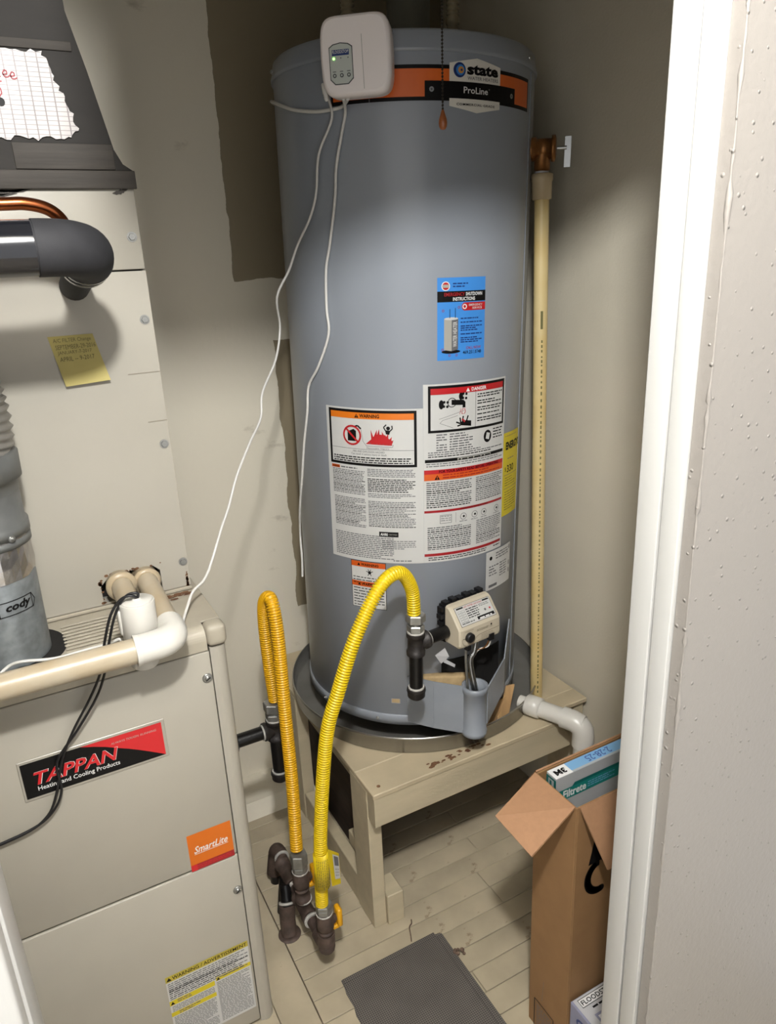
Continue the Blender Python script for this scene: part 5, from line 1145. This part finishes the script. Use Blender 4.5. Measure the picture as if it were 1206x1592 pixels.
# ================================================================== STAND
def stand():
    t = thing('heater_stand', 'low painted wooden stand carrying the water heater', 'stand', (0.92, 1.25, 0))
    Z1 = 0.438
    def part(lo, hi, name, m='stand_wood', bev=0.002): return build(MB().box(lo, hi, 0, bev, seg=1), name, m, t)
    part((0.580, 1.248, Z1 - 0.014), (1.150, 1.345, Z1), 'top_board', 'stand_top'); part((0.580, 1.3455, Z1 - 0.014), (1.262, 1.60, Z1), 'top_board', 'stand_top'); part((0.580, 1.6005, Z1 - 0.014), (1.262, 1.965, Z1), 'top_board', 'stand_top')
    part((1.1505, 1.29, Z1 - 0.014), (1.262, 1.345, Z1), 'top_board', 'stand_top')
    m = MB(); m.prism([(0.582, 1.25, 0.345), (1.165, 1.25, 0.345), (1.185, 1.25, 0.352), (1.130, 1.25, 0.4238), (0.582, 1.25, 0.4238)], (0, 0.036, 0)); build(m, 'front_apron', 'stand_wood', t)
    part((0.590, 1.925, 0.345), (1.26, 1.96, 0.4238), 'back_apron'); part((0.6165, 1.40, 0.335), (0.652, 1.90, 0.4238), 'side_rail'); part((1.224, 1.30, 0.335), (1.26, 1.90, 0.4238), 'side_rail')
    part((0.5805, 1.2865, 0), (0.6155, 1.378, 0.4238), 'leg'); part((0.580, 1.74, 0), (0.6155, 1.83, 0.4238), 'leg')
    part((1.215, 1.30, 0), (1.257, 1.39, 0.334), 'leg'); part((1.215, 1.74, 0), (1.257, 1.83, 0.334), 'leg')
    part((0.583, 1.379, 0), (0.6135, 1.739, 0.092), 'bottom_rail'); part((0.616, 1.40, 0.0), (0.650, 1.50, 0.13), 'inner_block'); part((0.653, 1.385, 0.0), (0.663, 1.91, 0.333), 'shade_panel', 'shade_dark'); part((0.664, 1.655, 0.0), (1.213, 1.667, 0.42), 'shade_panel', 'shade_dark')  # the two dark panels are added to imitate deep shade under the stand
    part((0.6165, 1.278, 0), (0.662, 1.345, 0.092), 'foot_block')
    build(MB().rod((0.606, 1.272, Z1 - 0.002), (0.606, 1.272, 1), [(0, 0.0045), (0.0026, 0.0045), (0.003, 0.003)], 12), 'nail_head', 'rust', t)
    s = MB(); r5 = random.Random(19)                       # rusty drips on the front of the top
    for i in range(34):
        cx = 0.745 + abs(r5.gauss(0.07, 0.06)); cy = 1.262 + abs(r5.gauss(0.008, 0.010)); a = r5.uniform(0.002, 0.006)
        s.add([(cx + a * 1.6 * math.cos(w), cy + a * 0.8 * math.sin(w), Z1 + 0.0004 + 0.00002 * i) for w in [j * math.pi / 3 for j in range(6)]], [tuple(range(6))])
    build(s, 'rust_stain', 'rust', t)
stand()

# ================================================================== GAS HOSES AND PIPING
def hose(P, name, m, lab, r=0.0131):
    pts = resample(catmull(P, 12), 0.0015)
    n = len(pts); rad = [r + (0.0015, 0.0018, 0.0015, -0.0032)[i % 4] for i in range(n)]
    return build(MB().tube(pts, rad, 18), name, m, None, label=lab, cat='hose', group='corrugated yellow gas hoses')
tee_l = Vector((0.0999, -0.3873, 0.345)) + Vector((0.8, 0.6, 0)) * -0.085 + Vector((0.6, -0.8, 0)) * -0.045
TEE = hw(tee_l)
H1 = [(0.426, 1.228, 0.218), (0.433, 1.215, 0.422), (0.459, 1.20, 0.669), (0.490, 1.19, 0.779), (0.536, 1.19, 0.889), (0.600, 1.20, 0.977), (0.654, 1.215, 0.990), (0.691, 1.232, 0.938), (TEE.x - 0.002, TEE.y, TEE.z + 0.072)]
hose(H1, 'gas_hose', 'hose_yellow', 'bright yellow gas hose arching from the floor manifold to the heater valve')
G2 = Vector((0.444, 1.50, 0.520))
H2 = [(0.450, 1.50, 0.600), (0.446, 1.50, 0.704), (0.445, 1.50, 0.799), (0.446, 1.488, 0.863), (0.451, 1.463, 0.889), (0.452, 1.440, 0.872), (0.451, 1.425, 0.79), (0.441, 1.40, 0.621), (0.434, 1.38, 0.442), (0.419, 1.351, 0.281)]
hose(H2, 'gas_hose', 'hose_amber', 'darker yellow gas hose looping from the furnace pipe tee to the manifold', 0.0134)

def ring(mb, c, d, r, m=1, w=0.005):
    c = Vector(c); d = Vector(d).normalized(); mb.rod(c - d * w / 2, c + d * w / 2, [(0, r * 0.97), (0, r * 1.04), (w, r * 1.04), (w, r * 0.97)], 20, m)
def tee_set(t, c, out, nip_len, up_len, drop, r, mi=True, down=Vector((0, 0, -1)), upv=Vector((0, 0, 1))):
    c = Vector(c); out = Vector(out).normalized()
    b = MB(); b.rod(c + upv * 0.027, c - upv * 0.03, [(0, r * 1.35), (0.009, r * 1.38), (0.011, r * 1.18), (0.043, r * 1.18), (0.045, r * 1.38), (0.054, r * 1.35)], 22); b.rod(c, c + out, [(0, r * 1.1), (0.021, r * 1.15), (0.023, r * 1.38), (0.031, r * 1.36)], 22)
    build(b, 'tee_fitting', 'cast_iron', t)
    n = MB().tube([c + out * 0.02, c + out * nip_len], r, 20); build(n, 'side_nipple', 'black_iron', t)
    d = MB().tube([c + down * 0.02, c + down * (drop + 0.01)], r, 20); build(d, 'drip_leg', 'black_iron', t)
    cp = MB(); e = c + down * drop; cp.rod(e, e + down, [(0, r * 1.36), (0.006, r * 1.42), (0.008, r * 1.32), (0.020, r * 1.30), (0.026, r * 0.9)], 22); build(cp, 'pipe_cap', 'cast_iron', t)
    for rc, rd, rr_, rw in ((c + upv * 0.028, upv, r * 1.2, 0.005), (c + out * 0.033, out, r * 1.12, 0.004), (c + down * (drop - 0.002), down, r * 1.15, 0.005)):
        dp = MB(); ring(dp, rc, rd, rr_, 0, rw); build(dp, 'sealant_ring', 'pipe_dope', t)
    nu = MB(); u0 = c + upv * 0.030; hexnut(nu, u0, u0 + upv * 0.016, r * 1.28); nu.rod(u0 + upv * 0.016, u0 + upv * 0.03, [(0, r * 0.95), (0.008, r * 0.95)], 18); hexnut(nu, u0 + upv * 0.022, u0 + upv * (up_len - 0.004), r * 1.45); build(nu, 'hose_nut', 'steel_dark', t)
hz = (HM.to_3x3() @ Vector((0, 0, 1))).normalized(); ho = (HM.to_3x3() @ Vector((0.8, 0.6, 0))).normalized()
t = thing('heater_gas_tee', 'black iron gas tee with drip leg left of the heater gas valve', 'pipe fitting', TEE + Vector((0, 0, -0.14)))
tee_set(t, TEE, ho, 0.086, 0.046, 0.112, 0.0152, upv=hz, down=-hz)
t = thing('furnace_gas_tee', 'black iron gas tee with drip leg beside the furnace', 'pipe fitting', (G2.x, G2.y, G2.z - 0.17))
tee_set(t, G2, (-1, 0, 0), 0.16, 0.05, 0.125, 0.0165)
m = MB(); hexnut(m, G2 + Vector((-0.098, 0, 0)), G2 + Vector((-0.122, 0, 0)), 0.027); build(m, 'union_nut', 'cast_iron', t)

def manifold():
    t = thing('gas_manifold', 'brown iron gas manifold with two shutoff valves on the floor', 'pipe manifold', (0.42, 1.35, 0))
    z = 0.10; r = 0.0148; x = 0.424
    def fit(c, d, L_, name='fitting', m='brown_iron'):
        c = Vector(c); d = Vector(d).normalized(); b = MB().rod(c - d * L_ / 2, c + d, [(0, r * 1.36), (0.010, r * 1.4), (0.012, r * 1.22), (L_ - 0.012, r * 1.22), (L_ - 0.010, r * 1.4), (L_, r * 1.36)], 22); return build(b, name, m, t)
    # rear elbow, run, tees
    e0 = bend((x + 0.004, 1.520, z + 0.012), (x + 0.004, 1.562, z + 0.012), (x - 0.01, 1.562, z - 0.07), 0.028, 8); build(MB().tube(e0, [r * 1.32] * len(e0), 22), 'elbow', 'brown_iron', t)
    build(MB().tube([(x + 0.004, 1.53, z + 0.012), (x, 1.36, z + 0.004)], r, 20), 'manifold_pipe', 'brown_iron', t)
    fit((x - 0.002, 1.462, z + 0.009), (0, -1, 0), 0.085, 'tee_fitting')
    build(MB().tube([(x - 0.010, 1.462, z), (x - 0.026, 1.458, 0.0)], r, 20), 'riser_nipple', 'black_iron', t)
    build(MB().tube([(x - 0.004, 1.562, z - 0.03), (x - 0.006, 1.562, 0.0)], r * 1.05, 20), 'rear_drop', 'black_iron', t)
    el = bend((x - 0.030, 1.40, 0.080), (x - 0.034, 1.396, 0.030), (x - 0.036, 1.384, 0.0), 0.02, 8); build(MB().tube([(x - 0.022, 1.424, 0.118), (x - 0.030, 1.40, 0.075)], r, 20), 'floor_nipple', 'black_iron', t); build(MB().tube(el, [r * 1.34] * len(el), 22), 'floor_elbow', 'brown_iron', t)
    build(MB().rod((x - 0.036, 1.384, 0.0), (x - 0.036, 1.384, 1), [(0.0, r * 1.95), (0.002, r * 1.9), (0.003, r * 1.4)], 26), 'floor_collar', 'brown_iron', t)
    fit((x, 1.351, z), (0, -1, 0), 0.075, 'tee_fitting')
    build(MB().tube([(x, 1.33, z), (x + 0.004, 1.25, z)], r, 20), 'manifold_pipe', 'brown_iron', t)
    e2 = bend((x + 0.004, 1.268, z - 0.002), (x + 0.005, 1.228, z - 0.004), (x + 0.006, 1.228, z + 0.034), 0.022, 8); build(MB().tube(e2, [r * 1.34] * len(e2), 22), 'elbow', 'brown_iron', t); build(MB().sphere((x + 0.005, 1.229, z - 0.006), r * 1.36), 'elbow_heel', 'brown_iron', t)
    for rc, rd, rk, rw in (((x + 0.004, 1.518, z + 0.012), (0, 1, 0), 1.3, .005), ((x, 1.414, z + 0.007), (0, 1, 0), 1.3, .005), ((x - 0.029, 1.402, 0.082), (0.3, 0.8, 1.3), 1.32, .005), ((x + 0.001, 1.306, z), (0, 1, 0), 1.32, .007), ((x, 1.351, z + 0.026), (0, 0, 1), 1.30, .005)):
        dp = MB(); ring(dp, rc, rd, r * rk, 0, rw); build(dp, 'sealant_ring', 'pipe_dope', t)
    def valve(c, up_, hd):
        c = Vector(c); Zv = Vector((0, 0, 1))
        b = MB(); b.rod(c, c + Zv, [(0, r * 1.3), (0.014, r * 1.28), (0.016, r * 1.05), (0.030, r * 1.05), (0.031, r * 1.2), (0.036, r * 1.2), (0.037, r * 1.0), (0.043, r * 1.0), (0.046, r * 1.3), (0.062, r * 1.4), (0.078, r * 1.3), (0.080, r * 1.25), (0.092, r * 1.25)], 24)
        s_ = c + Zv * 0.062; b.rod(s_, s_ + Vector(hd), [(0, r * 0.8), (0.022, r * 0.8), (0.022, r * 0.55), (0.030, r * 0.55)], 16)
        vb = build(b, 'shutoff_valve', 'brown_iron', t)
        n = MB(); hexnut(n, c + Zv * 0.090, c + Zv * 0.106, r * 1.3); hexnut(n, c + Zv * 0.107, c + Zv * up_, r * 1.42); build(n, 'hose_nut', 'steel_dark', vb)
        ringm = MB(); ring(ringm, c + Zv * 0.0895, Zv, r * 1.28, 0, 0.004); build(ringm, 'sealant_ring', 'pipe_dope', vb)
        h = s_ + Vector(hd) * 0.029; hm = MB(); hm.box((h.x - 0.002, h.y - 0.013, h.z - 0.024), (h.x + 0.011, h.y + 0.013, h.z + 0.026), 0, 0.005); hm.box((h.x - 0.012, h.y - 0.007, h.z - 0.030), (h.x + 0.004, h.y + 0.007, h.z - 0.020), 0, 0.002); build(hm, 'valve_handle', 'handle_yellow', vb, label='yellow valve handle')
    valve((x - 0.002, 1.351, z + 0.026), 0.142, (1, 0, 0)); valve((x + 0.006, 1.228, z + 0.006), 0.118, (1, 0, 0))
manifold()

def hose_tag():
    t = thing('hose_tag', 'yellow paper warning tag wrapped on the front gas hose above its valve', 'tag', (0.43, 1.21, 0.24))
    c = Vector((0.429, 1.2195, 0.32)); m = MB(); n = 14; vs = []; fs = []
    for i in range(n + 1):
        a = math.radians(-130 + 260 * i / n); rr_ = 0.0172 + 0.0012 * math.sin(i)
        for z in (0.288, 0.378): 
            k = c + Vector((rr_ * math.sin(a) * 1.0 + (0.001 if z < 0.3 else 0.003), -rr_ * math.cos(a) - (0.004 if z < 0.3 else 0), 0)); vs.append((k.x, k.y, z + 0.006 * math.sin(a)))
    for i in range(n): fs.append((2 * i, 2 * i + 2, 2 * i + 3, 2 * i + 1))
    m.add(vs, fs, 0, True); o = build(m, 'wrap', 'tag_yellow', t); sm = o.modifiers.new('thickness', 'SOLIDIFY'); sm.thickness = 0.0008
    S = Sheet(lambda u, v, l: Vector((c.x + 0.002 + (0.0186 + l) * math.sin(u), c.y - 0.0035 - (0.0186 + l) * math.cos(u), v))); q = random.Random(61)
    for r_ in range(7):
        u = -1.0 + r_ * 0.22; v = 0.371
        while v > 0.298:
            h = q.uniform(0.003, 0.01); S.poly([(u, v - h), (u + 0.07, v - h), (u + 0.07, v), (u, v)], 'pencil', 0.001); v -= h + 0.002
    S.build('print', o, kind='stuff')
    f = MB(); A = Vector((0.446, 1.215, 0.380)); B = Vector((0.480, 1.236, 0.334)); C_ = Vector((0.474, 1.222, 0.262)); D_ = Vector((0.447, 1.206, 0.282)); nn = (B - A).cross(D_ - A).normalized() * 0.0008
    f.prism([A, B, C_, D_], nn); fo = build(f, 'tag_flap', 'tag_yellow', t)
    if nn.y > 0: nn = -nn
    S = Sheet(lambda u, v, l: (A * (1 - u) + B * u) * v + (D_ * (1 - u) + C_ * u) * (1 - v) + nn.normalized() * (0.0012 + l)); S.rect(0.35, 0.18, 0.92, 0.90, 'paper', 0); S.rect(0.45, 0.58, 0.85, 0.86, 'ink_soft', 0.0003); S.para(0.45, 0.2, 0.85, 0.52, 0.09, 'paper_dim', 0.0003, q); S.build('print', fo)
hose_tag()

# ================================================================== CARDBOARD BOX, FILTERS, SMALL BOX
def boxes():
    x0, x1, y0, y1, h = 0.770, 1.245, 0.798, 0.914, 0.652; th = 0.004
    t = thing('cardboard_box', 'tall narrow open cardboard box beside the doorway', 'box', ((x0 + x1) / 2, (y0 + y1) / 2, 0))
    def part(lo, hi, name): return build(MB().box(lo, hi, 0, 0.001, seg=1), name, 'cardboard', t)
    left = part((x0, y0, 0.0), (x0 + th, y1, h), 'side_wall'); part((x1 - th, y0, 0), (x1, y1, h), 'side_wall'); front = part((x0 + th, y0, 0), (x1 - th, y0 + th, h), 'front_wall'); part((x0 + th, y1 - th, 0), (x1 - th, y1, h), 'back_wall'); part((x0 + th, y0 + th, 0), (x1 - th, y1 - th, th), 'bottom')
    def flap(P, name):
        P = [Vector(p) for p in P]; n = (P[1] - P[0]).cross(P[3] - P[0]).normalized() * 0.0035; m = MB(); m.prism(P, n); build(m, name, 'cardboard_in', t)
    flap([(x0, y0 + 0.003, h), (x0, y1 - 0.002, h), (0.660, 0.890, 0.616), (0.664, 0.790, 0.603)], 'left_flap')
    flap([(x0 + 0.006, y0, h + 0.001), (x1 - 0.006, y0, h + 0.001), (x1 - 0.03, 0.752, 0.535), (0.806, 0.752, 0.536)][::-1], 'front_flap')
    flap([(x0 + 0.004, y1, h), (x1 - 0.004, y1, h), (x1 - 0.02, y1 + 0.06, h - 0.085), (x0 + 0.02, y1 + 0.06, h - 0.085)], 'back_flap')
    # print on the walls
    S = Sheet(plane_map((x0 - 0.0006, 0, 0), (0, -1, 0), (0, 0, 1), (-1, 0, 0))); q = random.Random(71)
    S.line([(-0.895, 0.0), (-0.895, 0.080), (-0.835, 0.080), (-0.835, 0.0)], 0.0026, 'ink', 0); S.para(-0.888, 0.0, -0.842, 0.072, 0.007, 'ink_soft', 0, q, h=.4); S.line([(-0.868, 0.155), (-0.872, 0.095)], 0.0008, 'ink_soft', 0)
    S.build('printed_frame', left)
    S = Sheet(plane_map((0, y0 - 0.0006, 0), (1, 0, 0), (0, 0, 1), (0, -1, 0)))
    cx, cz = 0.836, 0.468
    for a0, a1, R_, w_ in ((1.7, 4.9, 0.030, 0.017),):
        pts = [(cx + R_ * math.cos(a0 + (a1 - a0) * i / 14), cz + R_ * 1.15 * math.sin(a0 + (a1 - a0) * i / 14)) for i in range(15)]; S.line(pts, w_, 'ink', 0)
    S.poly([(0.806, 0.505), (0.818, 0.562), (0.850, 0.585), (0.900, 0.515), (0.860, 0.470), (0.838, 0.505)], 'ink', 0.0002); S.poly([(0.866, 0.440), (0.900, 0.440), (0.900, 0.560), (0.866, 0.520)], 'ink', 0.0002)
    S.build('printed_logo', front)
    # furnace filter carton standing in the box
    f = thing('filter_carton', 'white and teal furnace filter carton standing in the cardboard box', 'filter', (1.0, 0.887, 0.006))
    fx0, fx1, fy0, fy1, fz0, fz1 = 0.7865, 1.19, 0.872, 0.8995, 0.0055, 0.658
    build(MB().box((fx0, fy0, fz0), (fx1, fy1, fz1), 0, 0.0008, seg=1), 'carton', 'box_grey', f)
    S = Sheet(plane_map((fx0 - 0.0004, 0, 0), (0, -1, 0), (0, 0, 1), (-1, 0, 0))); S.rect(-fy1, fz1 - 0.30, -fy0, fz1 - 0.004, 'teal_dark', 0); S.rect(-fy1 + 0.006, fz1 - 0.026, -fy0 - 0.006, fz1 - 0.008, 'box_grey', 0.0003); S.text('1', -fy1 + 0.010, fz1 - 0.023, -fy0 - 0.012, fz1 - 0.011, 'teal_dark', 0.0005, bold=.03)
    S.para(-fy1 + 0.005, fz1 - 0.04, -fy0 - 0.005, fz1 - 0.028, 0.005, 'box_grey', 0.0003, q); S.build('end_print', f)
    S = Sheet(plane_map((fx0, 0, fz1 + 0.0004), (1, 0, 0), (0, 1, 0), (0, 0, 1))); S.rect(0, fy0, 0.042, fy1, 'white_print', 0); S.rect(0.042, fy0, 0.40, fy1 - 0.0, 'sky_blue', 0); S.rect(0.042, fy0, 0.40, fy0 + 0.0045, 'box_grey', 0.0002)
    S.text('3M', 0.008, fy0 + 0.006, 0.034, fy1 - 0.007, 'ink', 0.0004, bold=0.05, rot=180); S.text('2-28-25', 0.088, fy0 + 0.007, 0.150, fy1 - 0.004, 'ink_blue', 0.0004, rot=180, bold=0.01); S.build('top_print', f)
    S = Sheet(plane_map((fx0, fy0 - 0.0004, 0), (1, 0, 0), (0, 0, 1), (0, -1, 0)))
    S.rect(0.002, fz1 - 0.0565, 0.40, fz1 - 0.0315, 'teal', 0); S.poly([(0.040, fz1 - 0.0315), (0.40, fz1 - 0.0315), (0.40, fz1 - 0.0245), (0.046, fz1 - 0.0245)], 'teal_dark', 0.0001)
    S.text('Filtrete', 0.018, fz1 - 0.0525, 0.076, fz1 - 0.0345, 'white_print', 0.0003, bold=0.03); S.para(0.080, fz1 - 0.050, 0.150, fz1 - 0.036, 0.005, 'sky_blue', 0.0003, q, h=.4); S.poly([(0.010, fz1 - 0.13), (0.30, fz1 - 0.13), (0.30, fz1 - 0.075), (0.05, fz1 - 0.075)], 'box_grey', 0.0001); S.build('front_print', f)
    # small white carton at the foot of the door jamb
    s = thing('flood_alarm_box', 'small white and lilac product carton on the floor by the jamb', 'box', (0.86, 0.71, 0))
    sx0, sx1, sy0, sy1, sz = 0.773, 0.98, 0.645, 0.792, 0.182
    build(MB().box((sx0, sy0, 0), (sx1, sy1, sz), 0, 0.0015, seg=1), 'carton', 'box_lilac', s)
    S = Sheet(plane_map((sx0, sy1, sz + 0.0004), (1, 0, 0), (0, 1, 0), (0, 0, 1))); S.rect(0.004, -0.145, 0.205, -0.002, 'box_white', 0)
    S.poly([(0.012, -0.022), (0.11, -0.022), (0.11, -0.007), (0.012, -0.007)], 'white_print', 0.0003); S.frame(0.012, -0.024, 0.12, -0.006, 0.0012, 'ink', 0.0005); S.text('FLOODSTOP', 0.016, -0.020, 0.098, -0.010, 'ink', 0.0005, bold=0.02); S.para(0.03, -0.036, 0.12, -0.027, 0.008, 'ink', 0.0005, q)
    S.rect(0.022, -0.14, 0.19, -0.044, 'box_lilac', 0.0003); S.rect(0.027, -0.118, 0.185, -0.049, 'white_print', 0.0005); S.build('top_print', s)
    S = Sheet(plane_map((sx0 - 0.0004, sy1, 0), (0, -1, 0), (0, 0, 1), (-1, 0, 0))); S.disc(0.035, sz - 0.030, 0.016, 'navy', 0, 18, 0.013); S.disc(0.035, sz - 0.030, 0.011, 'box_lilac', 0.0003, 16, 0.008); S.build('side_print', s)
boxes()

# ================================================================== FLOOR GRATE AND LITTER
def floor_mat():
    t = thing('floor_mat', 'dark grey woven mesh mat lying on the floorboards', 'mat', (0.575, 1.05, 0))
    c0 = [(0.446, 1.200), (0.714, 1.192), (0.706, 0.90), (0.432, 0.905)]
    q = random.Random(81); out = []
    for (a, b), (c, d) in zip(c0, c0[1:] + c0[:1]):
        for i in range(16):
            s_ = i / 16; out.append((a + (c - a) * s_ + q.uniform(-0.0022, 0.0022), b + (d - b) * s_ + q.uniform(-0.0022, 0.0022)))
    build(MB().prism([(x, y, 0.0005) for x, y in out], (0, 0, 0.0035)), 'mesh_sheet', 'mesh_mat', t)
    hem = MB()
    hem.box((0.700, 0.90, 0.0035), (0.716, 1.188, 0.0062), 0, 0.001, seg=1); hem.box((0.448, 1.187, 0.0035), (0.700, 1.200, 0.0056), 0, 0.001, seg=1)
    build(hem, 'frayed_edge', 'mesh_mat', t)
floor_mat()
def lint(P, r, name, lab):
    build(MB().tube(catmull(P, 6), r, 7), name, 'lint', None, label=lab, cat='debris')
lint([(0.640, 1.206, 0.0045), (0.647, 1.222, 0.006), (0.652, 1.236, 0.014), (0.663, 1.245, 0.012), (0.672, 1.262, 0.003)], [0.0015] * 24 + [0.001], 'lint_strand', 'thin twist of brown lint at the back edge of the mat')
m = MB(); q = random.Random(83)
for i in range(7): m.sphere((0.722 + q.uniform(-0.008, 0.014), 1.118 + q.uniform(-0.008, 0.012), 0.006 + q.uniform(0, 0.006)), q.uniform(0.003, 0.006), 0, 8)
build(m, 'lint_clump', 'lint', None, label='small brown lint clump on the right edge of the mat', cat='debris')
